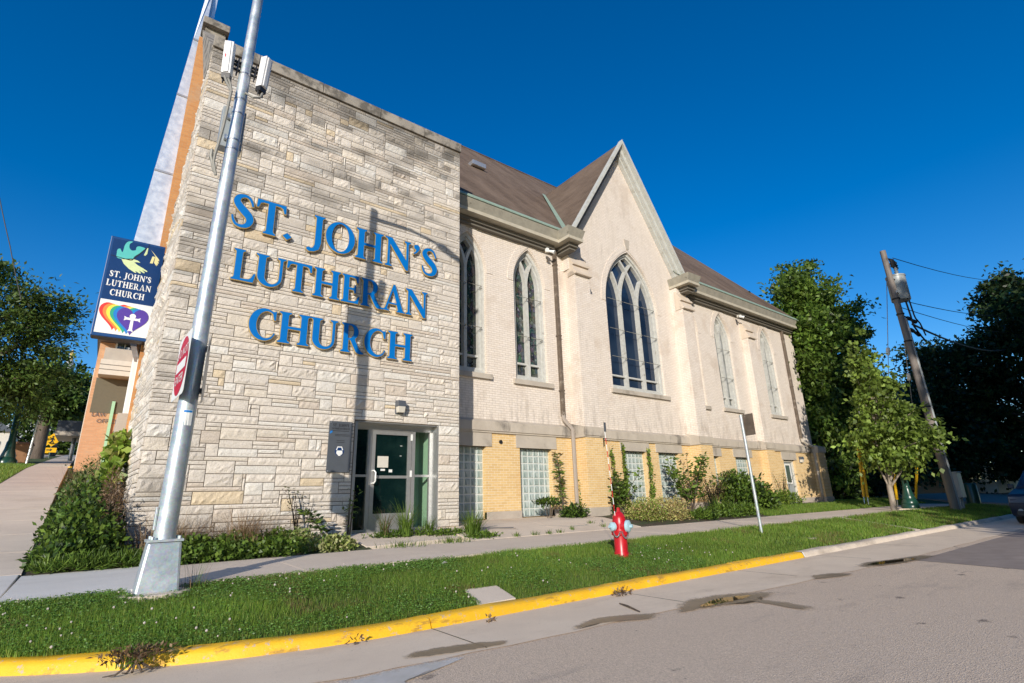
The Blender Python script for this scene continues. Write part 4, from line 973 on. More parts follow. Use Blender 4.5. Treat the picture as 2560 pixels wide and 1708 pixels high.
emb('pale_hand', [E_([(.79, .115), (.98, .205), (1.0, .225), (.97, .225), (1.0, .25), (.97, .25), (.985, .27), (.955, .268), (.965, .285), (.90, .25), (.905, .18)]), E_([(.845, .185), (.90, .185), (.875, .26), (.82, .26)])], M['pale'], syf-.0085)
emb('tassel', [E_([(.715, .105), (.735, .105), (.735, .17), (.70, .19), (.675, .185)])], M['lime'], syf-.0085)
emb('cap_line', [E_([(.70, .10), (.71, .107), (.47, .262), (.45, .258)]), E_([(.06, .235), (.06, .229), (.45, .257), (.45, .264)]), E_([(.735, .055), (.745, .055), (.74, .10), (.73, .10)])], M['black'], syf-.009)
def heart(cx, cz, w, h):
    P = []
    for i in range(48):
        t = 2*math.pi*i/48; x = 16*math.sin(t)**3; z = 13*math.cos(t)-5*math.cos(2*t)-2*math.cos(3*t)-math.cos(4*t); P.append((cx+x/32*w, cz+(z+2.5)/29*h))
    return P
for i, k in enumerate(('hred', 'horange', 'hyellow', 'hgreen', 'hblue', 'hpurple')):
    emb('heart', [heart(-.32+.062*i, 5.135-.012*i, .56, .61)], M[k], syf-.007-.0012*i)
cx, cz = -.01, 5.08
cr = MB(); P = [(-.035, -.22), (-.05, -.235), (-.02, -.215), (.02, -.215), (.05, -.235), (.035, -.22)]
cross = [(-.055, -.225), (0, -.205), (.055, -.225), (.03, -.17), (.026, .035), (.10, .035), (.145, .01), (.135, .06), (.145, .11), (.10, .085), (.045, .085)]+ell(0, .125, .055, .055, -40, 220, 12)+[(-.045, .085), (-.10, .085), (-.145, .11), (-.135, .06), (-.145, .01), (-.10, .035), (-.026, .035), (-.03, -.17)]
contour_fill(cr, syf-.0145, [(cx+x, cz+z) for x, z in cross], [], flip=True); cr.build('cross', M['white'], bs0)
# ---------------------------------------------------------------- plaque and wall lamp by the door
pq = empty('entrance_plaque', (3.71, 10.56, 1.8), 'dark grey metal plaque with round navy emblem left of the glass door', 'plaque')
m = MB(); m.box(3.475, 3.945, 10.535, 10.56, 1.80, 2.81); m.build('plate', M['charcoal'], pq, bevel=.003)
m = MB(); y = 10.531
w = wordw("ST. JOHN'S", .06); word(m, "ST. JOHN'S", 3.71-w/2, 2.70, .06, ID, y)
w = wordw("LUTHERAN CHURCH", .034); word(m, "LUTHERAN CHURCH", 3.71-w/2, 2.645, .034, ID, y)
m.box(3.52, 3.88, y, y+.002, 2.612, 2.620); 
for z in (2.54, 2.515, 2.42, 2.385): m.box(3.60 if z > 2.5 else 3.64, 3.90 if z > 2.5 else 3.80, y+.001, y+.003, z, z+.007)
m.build('plaque_text', M['black'], pq)
m = MB(); contour_fill(m, y, ell(3.71, 2.215, .092, .098, 0, 360, 32)[:-1], [], flip=True); m.build('emblem_disc', M['navy'], pq)
m = MB(); contour_fill(m, y-.002, [(3.635, 2.235), (3.66, 2.235), (3.675, 2.285), (3.745, 2.285), (3.76, 2.235), (3.785, 2.235), (3.755, 2.305), (3.665, 2.305)], [], flip=True)
contour_fill(m, y-.002, [(3.655, 2.225), (3.765, 2.225), (3.775, 2.175), (3.75, 2.14), (3.735, 2.14), (3.735, 2.12), (3.685, 2.12), (3.685, 2.14), (3.67, 2.14), (3.645, 2.175)], [], flip=True); m.build('emblem', M['white'], pq)
m = MB(); contour_fill(m, y, [(3.49, 2.55), (3.50, 2.605), (3.545, 2.625), (3.54, 2.58)], [], flip=True); m.build('logo_mark', M['hblue'], pq)
m = MB()
for x in (3.50, 3.92):
    for z in (1.825, 2.785): m.tube([(x, 10.536, z), (x, 10.528, z)], .012, 10)
m.split('screw', M['alu'], pq)
def wall_lamp(x, y, z, label):
    e = empty('wall_lamp', (x, y, z), label, 'wall lamp')
    m = MB(); m.hexa([(x-.09, y-.14, z), (x+.09, y-.14, z), (x+.09, y+.05, z), (x-.09, y+.05, z), (x-.09, y-.12, z+.13), (x+.09, y-.12, z+.13), (x+.09, y+.05, z+.15), (x-.09, y+.05, z+.15)]); m.build('housing', M['charcoal'], e, bevel=.008)
    m = MB(); m.hexa([(x-.075, y-.10, z-.13), (x+.075, y-.10, z-.13), (x+.075, y+.03, z-.13), (x-.075, y+.03, z-.13), (x-.085, y-.135, z), (x+.085, y-.135, z), (x+.085, y+.03, z), (x-.085, y+.03, z)]); m.build('lens', M['offwhite'], e, bevel=.01)
    m = MB(); m.box(x-.085, x+.085, y+.0, y+.05, z-.15, z); m.build('back_box', M['charcoal'], e)
wall_lamp(4.99, 10.54, 3.21, 'small dark wall lamp with pale lens above the glass entrance')
wall_lamp(26.25, 11.72, 2.62, 'small dark wall lamp beside the grey side door')

# ---------------------------------------------------------------- street lamp pole in the foreground
B0 = Vector((.64, 7.17, .34)); T0 = Vector((.785, 7.19, 9.35))
lp = empty('street_light', B0, 'tall galvanised light pole on a tapered square base, leaning over the lawn', 'street light')
def pp(z): t = (z-B0.z)/(T0.z-B0.z); return B0+(T0-B0)*t
def pr_(z): return .108-.042*(z-.8)/8.5
m = MB(); zs_ = [.84, 2, 4, 6, 8, 9.4]; m.tube([pp(z) for z in zs_], [pr_(z) for z in zs_], 28); m.build('pole', M['galv'], lp, smooth=True)
def frust(m, c, hb, ht, z0, z1, ofs=(0, 0)):
    m.hexa([(c.x-hb, c.y-hb, z0), (c.x+hb, c.y-hb, z0), (c.x+hb, c.y+hb, z0), (c.x-hb, c.y+hb, z0), (c.x-ht+ofs[0], c.y-ht, z1), (c.x+ht+ofs[0], c.y-ht, z1), (c.x+ht+ofs[0], c.y+ht, z1), (c.x-ht+ofs[0], c.y+ht, z1)])
m = MB(); frust(m, B0, .20, .155, .35, .86, (.012, 0)); m.build('transformer_base', M['galv'], lp, bevel=.025)
m = MB(); m.box(.48, .82, 7.0, 7.34, .86, .885); m.build('base_plate', M['galv'], lp); m = MB()
for dx in (-.12, .13):
    for dy in (-.12, .12): m.tube([(.65+dx, 7.17+dy, .885), (.65+dx, 7.17+dy, .915)], .02, 6)
m.split('bolt', M['galv'], lp)
m = MB(); m.lathe((.63, 7.17, .0), [(.36, .15), (.36, .352), (.345, .362)], 28); m.build('footing', M['walk'], lp)
m = MB()
for z in (5.95, 6.1, 6.55, 6.8, 7.25): m.tube([pp(z-.012), pp(z+.012)], pr_(z)+.006, 20)
m.split('strap', M['chrome'], lp)
m = MB(); c = pp(1.1); m.box(c.x-.125, c.x-.10, c.y-.05, c.y+.05, .98, 1.22); m.build('hand_hole_cover', M['galv'], lp, bevel=.006)
m = MB(); a = pp(9.15); m.tube([a, a+Vector((.05, -.35, .16)), a+Vector((.12, -.8, .36)), a+Vector((.18, -1.25, .47)), a+Vector((.24, -1.6, .5))], [.05, .045, .042, .04, .035], 12); m.build('arm', M['galv'], lp, smooth=True)
m = MB(); h = a+Vector((.26, -1.85, .49)); m.hexa([h+Vector(v) for v in ((-.1, -.35, -.05), (.1, -.35, -.05), (.13, .3, -.07), (-.13, .3, -.07), (-.06, -.3, .06), (.06, -.3, .06), (.09, .28, .09), (-.09, .28, .09))]); m.build('lamp_head', M['galv'], lp, bevel=.02)
m = MB(); c = pp(2.28); r_ = pr_(2.3)+.002
V = [(c.x+r_*math.sin(R(a_)), c.y-r_*math.cos(R(a_)), z) for z in (2.12, 2.30) for a_ in (-25, -5, 15, 35)]
m.add(V, [(0, 1, 5, 4), (1, 2, 6, 5), (2, 3, 7, 6)]); m.build('sticker', M['white'], lp)
m = MB(); V = [(c.x+(r_+.001)*math.sin(R(a_)), c.y-(r_+.001)*math.cos(R(a_)), z) for z in (2.27, 2.295) for a_ in (-18, -2, 14, 30)]; m.add(V, [(0, 1, 5, 4), (1, 2, 6, 5), (2, 3, 7, 6)]); m.build('sticker_stripe', M['hblue'], lp)
# radios with cables and box, fixed to the pole (each a thing)
def radio(c, rot, label, red):
    e = empty('radio_antenna', c, label, 'antenna', 'antennas on the light pole')
    Mx = Matrix.Translation(c) @ Matrix.Rotation(rot, 4, 'Z') @ Matrix.Rotation(R(4), 4, 'X')
    m = MB(); m.box(-.062, .062, -.06, .05, -.265, .265); m.box(-.035, .035, -.075, -.055, -.255, .255); m.xform(Mx); m.build('housing', M['radio'], e, bevel=.015)
    m = MB(); m.box(-.056, .056, -.05, .04, -.34, -.265)
    for q in (-.05, 0, .05): m.tube([(q*.8, -.01, -.34), (q*.8, -.01, -.40)], .012, 6)
    m.xform(Mx); m.build('connector_block', M['black'], e)
    p = pp(c.z); m = MB(); d = (Vector((c.x, c.y, c.z-.03))-p); s = p+d*.25
    for k in (-.06, .02, .08): m.tube([p+Vector((0, .02, k)), c+Vector((0, .06, k))], .022, 6)
    m.box(min(p.x, c.x)+.12, max(p.x, c.x)-.10, p.y-.06, p.y+.07, c.z-.12, c.z+.1); m.build('bracket', M['black'], e)
    if red: m = MB(); m.box(-.03, -.012, -.079, -.074, -.02, .03); m.xform(Mx); m.build('red_mark', M['signred'], e)
radio(Vector((.515, 7.13, 7.37)), R(-25), 'white radio antenna on the left of the light pole, small red mark', True)
radio(Vector((.985, 7.13, 7.38)), R(35), 'white radio antenna on the right of the light pole', False)
bx = empty('pole_box', (.62, 7.33, 6.1), 'grey metal cabinet strapped behind the light pole below the antennas', 'cabinet')
m = MB(); m.box(.56, .86, 7.30, 7.46, 6.06, 6.72); m.build('cabinet', M['xfmr'], bx, bevel=.01)
m = MB(); m.box(.62, .80, 7.24, 7.30, 6.15, 6.22); m.box(.62, .80, 7.24, 7.30, 6.5, 6.57); m.build('bracket', M['chrome'], bx)
m = MB(); m.tube([(.50, 7.12, 7.05), (.53, 7.06, 6.92), (.60, 7.05, 6.8), (.59, 7.05, 6.5), (.575, 7.06, 6.2), (.55, 7.07, 5.9), (.53, 7.08, 5.72), (.53, 7.08, 5.62), (.58, 7.1, 5.45)], .019, 8)
m.tube([(.54, 7.12, 7.05), (.58, 7.05, 6.9), (.605, 7.045, 6.78)], .018, 8); m.tube([(1.0, 7.12, 7.02), (.97, 7.08, 6.9), (.88, 7.06, 6.84), (.78, 7.1, 6.9)], .016, 8); m.tube([(.49, 7.08, 5.80), (.49, 7.08, 5.70), (.56, 7.12, 5.5)], .022, 8)
tag(m.build('antenna_cable', M['greycable'], smooth=True), 'grey cable bundle running down the light pole from the antennas', 'cable')
# do not enter sign
ds = empty('do_not_enter_sign', (.58, 7.1, 2.45), 'red do not enter sign seen almost edge on at the left of the light pole', 'sign')
dc = pp(2.82)+Vector((-.135, -.06, 0)); ang = R(90-3); Md = Matrix.Translation(dc) @ Matrix.Rotation(-ang, 4, 'Z')
def plate(m, pts, y, t): 
    contour_fill(m, y, pts, [], flip=True); contour_fill(m, y+t, pts, []); reveal(m, pts, y, y+t)
def rrect(h, r): return ell(h-r, h-r, r, r, 0, 90, 5)+ell(-h+r, h-r, r, r, 90, 180, 5)+ell(-h+r, -h+r, r, r, 180, 270, 5)+ell(h-r, -h+r, r, r, 270, 360, 5)
m = MB(); plate(m, rrect(.385, .05), 0, .004); m.xform(Md); m.build('plate', M['white'], ds)
m = MB(); contour_fill(m, -.003, ell(0, 0, .36, .36, 0, 360, 40)[:-1], [], flip=True); m.xform(Md); m.build('red_disc', M['signred'], ds)
m = MB(); contour_fill(m, -.006, rect(-.29, .29, -.06, .06), [], flip=True)
textmesh(m, 'DO NOT', .155, lambda x, z: (x, -.006, z+.165), 1.05); textmesh(m, 'ENTER', .155, lambda x, z: (x, -.006, z-.165), 1.05); m.xform(Md); m.build('sign_text', M['white'], ds)
# octagonal sign on the far side
os_ = empty('sign_plate', (.80, 7.2, 2.45), 'thin octagonal sign plate seen edge on at the right of the light pole', 'sign')
Mo = Matrix.Translation(pp(2.82)+Vector((.135, .03, 0))) @ Matrix.Rotation(R(90-9), 4, 'Z')
oc = [(.41*math.cos(R(22.5+45*k)), .41*math.sin(R(22.5+45*k))) for k in range(8)]
m = MB(); plate(m, oc, 0, .004); m.xform(Mo); m.build('plate', M['xfmr'], os_)
m = MB()
for z in (2.55, 3.08): c = pp(z); m.box(c.x+.07, c.x+.13, c.y-.03, c.y+.05, z-.03, z+.03)
m.split('bracket', M['black'], os_)

# ---------------------------------------------------------------- hydrant
hx, hy = 6.965, 6.2; hz = float(lawn_z(hx, hy))-.01
hyd = empty('fire_hydrant', (hx, hy, hz), 'red fire hydrant with pale blue caps and chains on the lawn', 'hydrant')
c = (hx, hy, hz)
m = MB(); m.lathe(c, [(.118, -.05), (.118, .06), (.108, .08), (.108, .32), (.132, .33), (.135, .35), (.118, .358), (.118, .37), (.135, .376), (.135, .395), (.118, .405), (.115, .44), (.118, .50), (.112, .55), (.10, .60), (.108, .605), (.108, .62), (.095, .632), (.078, .665), (.05, .69), (.034, .70)], 28); m.build('barrel', M['red'], hyd, smooth=True)
m = MB(); m.lathe(c, [(.034, .70), (.034, .715), (.028, .72), (.027, .755), (.018, .765)], 6); m.build('operating_nut', M['red'], hyd)
def cap(dirv, r, ln, name):
    d = Vector(dirv).normalized(); o = Vector(c)+Vector((0, 0, .47))
    m = MB(); m.tube([o+d*.05, o+d*(.12)], [r+.022, r+.012], 18); a_ = m.build('nozzle', M['red'], hyd, smooth=True)
    m = MB(); m.tube([o+d*.12, o+d*(.125), o+d*(.12+ln*.45), o+d*(.12+ln*.6)], [r, r+.008, r+.006, r*.72], 18); m.tube([o+d*(.12+ln*.6), o+d*(.12+ln*1.0)], r*.33, 5); m.build('cap', M['ltblue'], hyd, smooth=True)
    return o+d*.13
ca = cap((.32, -.95, 0), .088, .11, 'cap'); cb = cap((-.97, .10, 0), .062, .11, 'cap')
m = MB()
for k in range(8): a_ = 2*math.pi*k/8; m.tube([(hx+.127*math.cos(a_), hy+.127*math.sin(a_), hz+.335), (hx+.127*math.cos(a_), hy+.127*math.sin(a_), hz+.392)], .012, 6)
m.split('flange_bolt', M['red'], hyd)
def chain(a, b, sag, name='chain'):
    m = MB(); n = 22
    for i in range(n):
        t = (i+.5)/n; p = a.lerp(b, t)-Vector((0, 0, sag*4*t*(1-t))); 
        q = Vector((p.x-hx, p.y-hy, 0)); 
        if q.length < .15: p = Vector((hx, hy, p.z))+q.normalized()*.15
        ln = [p+Vector((.012*math.cos(u), .004*math.sin(u) if i % 2 else .012*math.sin(u)*.2, .012*math.sin(u)*(1 if not i % 2 else .5))) for u in [2*math.pi*k/7 for k in range(8)]]
        m.tube(ln, .0035, 4, cap=False)
    m.build(name, M['chrome'], hyd)
chain(ca+Vector((0, 0, -.09)), Vector((hx-.09, hy-.12, hz+.40)), .10); chain(cb+Vector((.0, 0, -.06)), Vector((hx-.1, hy-.1, hz+.40)), .09)
# striped marker rod on the hydrant
mk = empty('hydrant_marker', (hx-.115, hy, hz+.55), 'thin red and white striped marker rod rising from the hydrant', 'marker')
a_ = Vector((hx-.085, hy+.0, hz+.60)); b_ = Vector((hx-.175, hy+.0, hz+2.02)); nS = 13; ms = {0: MB(), 1: MB()}
for i in range(nS): ms[i % 2].tube([a_.lerp(b_, i/nS), a_.lerp(b_, (i+1)/nS)], .0062, 6)
ms[0].split('white_band', M['white'], mk); ms[1].split('red_band', M['signred'], mk)
m = MB(); m.box(b_.x-.012, b_.x+.032, b_.y-.006, b_.y+.006, b_.z, b_.z+.16); m.build('flag', M['charcoal'], mk)
m = MB(); m.tube([a_+Vector((.07, 0, -.05)), a_+Vector((.02, 0, -.04)), a_], .008, 6); m.build('bracket', M['chrome'], mk)
# parking sign post seen edge on
px_, py_ = 12.06, 6.52; pz = float(lawn_z(px_, py_))
sp0 = empty('sign_post', (px_, py_, pz), 'galvanised round sign post with a narrow sign seen nearly edge on', 'sign post')
m = MB(); m.tube([(px_, py_, pz-.1), (px_-.13, py_, 2.98)], .034, 14); m.build('post', M['galv'], sp0, smooth=True)
m = MB(); Mp = Matrix.Translation((px_-.01, py_-.10, 2.72)) @ Matrix.Rotation(R(-58), 4, 'Z'); plate(m, rect(-.155, .155, -.24, .26), 0, .003); m.xform(Matrix.Translation((px_-.055, py_-.13, 2.73)) @ Matrix.Rotation(R(-105), 4, 'Z')); m.build('sign_plate', M['brownpipe'], sp0)
# hose / boards lying on the apron
m = MB(); m.tube([(7.0, 10.3, .585), (7.5, 10.42, .60), (7.15, 10.75, .62), (7.8, 10.55, .60), (8.6, 10.2, .56), (9.3, 9.85, .51), (9.9, 9.85, .515), (9.95, 10.3, .565), (10.5, 10.7, .60), (11.2, 10.6, .59)], .018, 8)
tag(m.build('garden_hose', M['greycable'], smooth=True), 'grey garden hose trailing across the concrete by the glass block windows', 'hose')
for k, (dy, mt) in enumerate(((0, 'charcoal'), (-.09, 'brownpipe'), (-.18, 'wood'))):
    m = MB(); m.hexa([(6.75, 10.3+dy, .56-.02*k), (7.75, 10.12+dy, .54-.02*k), (7.75, 10.19+dy, .54-.02*k), (6.75, 10.37+dy, .56-.02*k), (6.75, 10.3+dy, .60-.02*k), (7.75, 10.12+dy, .58-.02*k), (7.75, 10.19+dy, .58-.02*k), (6.75, 10.37+dy, .60-.02*k)])
    tag(m.build('board', M[mt]), ['dark plank', 'brown plank', 'bare wood plank'][k]+' lying flat on the concrete right of the entrance', 'plank')
m = MB(); m.tube([(4.95, 4.50, .02), (4.88, 4.33, .025), (4.83, 4.2, .02), (4.76, 4.05, .02)], [.007, .012, .01, .006], 6); tag(m.build('twig', M['bark']), 'dark broken twig lying in the gutter below the hydrant', 'twig')
# ---------------------------------------------------------------- vegetation helpers
def leafcloud(P, D, ln, wd, C, fold=.18):
    """one folded quad per leaf"""
    n = len(P); D = D/np.linalg.norm(D, axis=1, keepdims=True); U = rng.normal(size=(n, 3)); S = np.cross(D, U); S /= np.linalg.norm(S, axis=1, keepdims=True); W = np.cross(D, S)
    ln = np.asarray(ln).reshape(-1, 1)*np.ones((n, 1)); wd = np.asarray(wd).reshape(-1, 1)*np.ones((n, 1))
    V = np.stack([P, P+D*ln*.45+S*wd*.5+W*fold*wd, P+D*ln-W*.1*ln, P+D*ln*.45-S*wd*.5+W*fold*wd], 1).reshape(-1, 3)
    return V, np.repeat(C, 4, axis=0)
def leafcols(n, cols, var=.25):
    cols = np.array(cols); k = rng.integers(0, len(cols), n); return np.clip(cols[k]*(1+rng.normal(0, var, (n, 1))), .002, 1)
def sph(n):
    v = rng.normal(size=(n, 3)); return v/np.linalg.norm(v, axis=1, keepdims=True)
GREEN = [(.085, .155, .022), (.115, .19, .028), (.145, .22, .035), (.075, .13, .022)]
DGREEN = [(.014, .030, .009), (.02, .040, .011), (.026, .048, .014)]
LIME = [(.20, .30, .04), (.26, .34, .06), (.15, .24, .035), (.30, .31, .08)]
DRY = [(.20, .13, .07), (.15, .09, .05), (.24, .17, .10)]
YEL = [(.48, .47, .17), (.42, .43, .15), (.34, .27, .11), (.44, .33, .16)]
def tree(name, label, cat, base, trunk, tr, blobs, nclump, per, ls, cols, barkm, group=None, cl=.5, limbs=26, aspect=.6, shell=.55, droop=.25, lighttop=None):
    """blobs: (cx,cy,cz,rx,ry,rz); leaf clumps gather near the surface of the blobs, with gaps between them"""
    e = empty(name, base, label, cat, group)
    tot = sum(b[3]*b[4]*b[5] for b in blobs)**1.0; ctr = []
    for b in blobs:
        k = max(2, int(nclump*(b[3]*b[4]*b[5])**.67/sum((q[3]*q[4]*q[5])**.67 for q in blobs)))
        u = sph(k); r = (shell+(1-shell)*rng.random((k, 1)))**1.0*(1+.20*rng.normal(size=(k, 1))); ctr.append(np.array(b[:3])+u*r*np.array(b[3:]))
    ctr = np.concatenate(ctr); ctr = ctr[ctr[:, 2] > base[2]+.25]
    n = len(ctr)*per; ci = np.repeat(np.arange(len(ctr)), per)
    sz = cl*(.45+1.1*rng.random(len(ctr))**1.5)
    P = ctr[ci]+rng.normal(size=(n, 3))*sz[ci, None]*np.array([.62, .62, .42])
    mid = np.mean([b[:3] for b in blobs], axis=0); D = (P-mid); D /= np.linalg.norm(D, axis=1, keepdims=True)+1e-6; D = D*.6+sph(n)*.8; D[:, 2] -= droop
    tone = (1+.22*rng.normal(size=len(ctr)))[ci, None]
    C = np.clip(leafcols(n, cols, .18)*tone, .002, 1)
    if lighttop is not None:
        h = (P[:, 2:3]-P[:, 2].min())/(np.ptp(P[:, 2])+1e-6); C = C*(1+lighttop*(h-.4))
    V, CC = leafcloud(P, D, ls*(.7+.6*rng.random(n)), ls*aspect*(.7+.6*rng.random(n)), C)
    fastmesh('crown', V, 4, CC, M['leaf'], e)
    m = MB(); tp = [Vector(p) for p in trunk]
    m.tube(tp, tr, 12)
    idx = rng.permutation(len(ctr))[:limbs]
    for i in idx:
        t = Vector(ctr[i]); 
        k = min(range(len(tp)), key=lambda q: abs(tp[q].z-(t.z*.6+base[2]*.4))); s = tp[k]; r0 = tr[k]*.5
        md = s.lerp(t, .5)+Vector((random.uniform(-.2, .2), random.uniform(-.2, .2), .12*(t-s).length)); m.tube([s, s.lerp(md, .55), md, md.lerp(t, .6), t], [r0, r0*.75, r0*.5, r0*.3, r0*.12], 6)
    m.build('trunk', barkm, e, smooth=True); return e
def stems(m, base, n, h, spread, r, lean=(0, 0)):
    out = []
    for i in range(n):
        a = random.uniform(0, 6.28); s = random.uniform(.2, 1)*spread; hh = h*random.uniform(.65, 1.1); b = Vector(base)+Vector((random.uniform(-.05, .05), random.uniform(-.05, .05), 0))
        t = b+Vector((math.cos(a)*s+lean[0], math.sin(a)*s+lean[1], hh)); md = b.lerp(t, .5)+Vector((0, 0, hh*.12)); m.tube([b, md, t], [r, r*.7, r*.3], 5); out.append((b, md, t))
    return out
def plant(name, label, cat, base, n, h, spread, ls, per, cols, aspect=.5, lean=(0, 0), group=None, stemc='stem', up=.1, along=(.25, 1.05), fl=None, spreadleaf=.06):
    """leafy herb: several stems with leaves along them"""
    e = empty(name, base, label, cat, group); m = MB(); st = stems(m, base, n, h, spread, .007+.004*h, lean)
    P = []; D = []
    for b, md, t in st:
        for k in range(per):
            q = random.uniform(*along); p = (b*(1-q)**2+md*2*q*(1-q)+t*q*q) if q <= 1 else t.copy()
            a = random.uniform(0, 6.28); P.append(p+Vector((random.gauss(0, spreadleaf), random.gauss(0, spreadleaf), random.gauss(0, spreadleaf*.7)))); D.append((math.cos(a), math.sin(a), random.uniform(-.4, .5)+up))
    P = np.array(P); D = np.array(D); k = len(P); V, C = leafcloud(P, D, ls*(.6+.8*rng.random(k)), ls*aspect*(.7+.6*rng.random(k)), leafcols(k, cols, .22))
    fastmesh('leaves', V, 4, C, M['leaf'], e); m.build('stem', M['dry'] if stemc == 'dry' else M['bark'], e)
    if fl:
        f = MB()
        for i, (b, md, t) in enumerate(st[:fl[1]]):
            f.tube([t, t+Vector((0, 0, .02))], [.035, .03], 8)
        f.build('flower', M[fl[0]], e)
    return e
def mound(name, label, cat, blobs, n, ls, cols, aspect=.55, group=None, up=.3, zmin=None, dens=.35):
    """low bushy plant: leaves through a squashed volume, densest near its surface"""
    e = empty(name, (blobs[0][0], blobs[0][1], gz(blobs[0][0], blobs[0][1])), label, cat, group)
    w = np.array([b[3]*b[4]+b[4]*b[5]+b[3]*b[5] for b in blobs]); ks = (n*w/w.sum()).astype(int); P = []; D = []
    for b, k in zip(blobs, ks):
        u = sph(k); r = rng.random((k, 1))**dens; lump = 1+.22*np.sin(u[:, :1]*7+b[0]*3)*np.cos(u[:, 1:2]*6+u[:, 2:]*5)+.08*rng.normal(size=(k, 1)); P.append(np.array(b[:3])+u*r*lump*np.array(b[3:])); D.append(u*.6+sph(k)*.8+np.array([0, 0, up]))
    P = np.concatenate(P); D = np.concatenate(D); z0 = g(P[:, 0], P[:, 1])+.02; P[:, 2] = np.maximum(P[:, 2], z0+rng.random(len(P))*.06)
    k = len(P); V, C = leafcloud(P, D, ls*(.6+.8*rng.random(k)), ls*aspect*(.7+.6*rng.random(k)), leafcols(k, cols, .25))
    fastmesh('leaves', V, 4, C, M['leaf'], e)
    m = MB()
    for b in blobs:
        for i in range(5):
            q = sph(1)[0]*np.array(b[3:])*.8; m.tube([(b[0]+q[0]*.2, b[1]+q[1]*.2, gz(b[0], b[1])-.02), (b[0]+q[0]*.6, b[1]+q[1]*.6, (b[2]+abs(q[2])*.3)), (b[0]+q[0], b[1]+q[1], b[2]+abs(q[2]))], [.01, .008, .003], 5)
    m.build('stem', M['bark'], e); return e
def bladeset(X, Y, Z, h, w, cols, lean=.45, cv=.25):
    n = len(X); a = rng.random(n)*6.283; l = rng.random(n)*lean; hh = h*(.55+.8*rng.random(n)); b = rng.random(n)*6.283
    dx = np.cos(a)*l*hh; dy = np.sin(a)*l*hh; sx = np.cos(b)*w/2; sy = np.sin(b)*w/2
    V = np.stack([np.stack([X-sx, Y-sy, Z], 1), np.stack([X+sx, Y+sy, Z], 1), np.stack([X+dx, Y+dy, Z+hh], 1)], 1).reshape(-1, 3)
    return V, np.repeat(leafcols(n, cols, cv), 3, axis=0)
def tuft(name, label, cat, base, n, h, spread, w, cols, group=None, lean=.9, mat='grass'):
    e = empty(name, base, label, cat, group)
    segs = 4; Vs = []; Cs = []
    C = leafcols(n, cols, .2)
    for i in range(n):
        a = random.uniform(0, 6.28); r = random.uniform(0, spread*.4); x = base[0]+math.cos(a)*r; y = base[1]+math.sin(a)*r; hh = h*random.uniform(.5, 1.1); le = random.uniform(.15, lean); a2 = a+random.gauss(0, .5)
        s = Vector((-math.sin(a2), math.cos(a2), 0))*w/2; pts = []
        for k in range(segs+1): t = k/segs; pts.append((Vector((x, y, base[2]))+Vector((math.cos(a2)*le*hh*t*t, math.sin(a2)*le*hh*t*t, hh*(t-.32*le*t*t))), 1-t*.92))
        for k in range(segs): (p, wa), (q, wb) = pts[k], pts[k+1]; Vs += [p-s*wa, p+s*wa, q+s*wb, q-s*wb]; Cs += [C[i]]*4
    fastmesh('blades', np.array([tuple(v) for v in Vs]), 4, np.array(Cs), M[mat], e); return e

# ---------------------------------------------------------------- lawn grass
def lawn_pts(x0, x1, dens):
    n = int((x1-x0)*2.25*dens); X = x0+(x1-x0)*rng.random(n); b = yk(X)+.16; Y = b+(7.30-b)*rng.random(n)
    # ragged sidewalk edge
    keep = (Y < 7.27+.03*np.sin(X*5)+.03*rng.normal(size=n)) & ~((X > 3.50+.14*(Y-5.2)) & (X < 3.98+.1*(Y-5.2)) & (Y > 5.15) & (Y < 5.64)) & ~((np.hypot(X-.64, Y-7.17) < .27)) & ~((X > 17.4+(Y-5.16)*.26) & (X < 17.78+(Y-5.16)*.26))
    return X[keep], Y[keep]
GR = [(.115, .225, .026), (.15, .27, .034), (.19, .30, .042), (.12, .20, .028), (.25, .30, .06)]
GV = []; GC = []
for x0, x1, dn, h, w in ((-1.6, 6, 6800, .060, .0056), (6, 11, 4400, .066, .0078), (11, 18, 1700, .078, .013), (18, 33, 900, .085, .02)):
    X, Y = lawn_pts(x0, x1, dn); f = np.array([vn(a*.9, b*1.3) for a, b in zip(X, Y)]); Z = lawn_z(X, Y)-.01
    V, C = bladeset(X, Y, Z, h*(.7+.6*f), w, GR); C = C*np.repeat(.72+.5*f, 3)[:, None]
    dry = np.repeat((np.array([vn(a*1.7+40, b*2.1) for a, b in zip(X, Y)]) > .80) & (rng.random(len(X)) < .4), 3)
    C[dry] = np.array([.20, .16, .06])*(.7+.6*rng.random((dry.sum(), 1))); GV.append(V); GC.append(C)
for x0, x1, n in ((14, 25, 15000), ):   # turf in front of the far end of the church
    X = 18+10*rng.random(n); Y = 9.35+1.3*rng.random(n); V, C = bladeset(X, Y, g(X, Y), .10, .016, GR); GV.append(V); GC.append(C)
n = 16000; X = 28+6*rng.random(n); Y = 9.3+4*rng.random(n); V, C = bladeset(X, Y, g(X, Y), .10, .022, GR); GV.append(V); GC.append(C)
n = 22000; Y = 10+26*rng.random(n)**1.5; X = -4.5+rng.random(n)*(4.5+(-.62-.03*(Y-9.4))-1.36); V, C = bladeset(X, Y, lprof(Y)+.02, .09, .02, GR); GV.append(V); GC.append(C)
tag(fastmesh('grass', np.concatenate(GV), 3, np.concatenate(GC), M['grass']), kind='stuff')
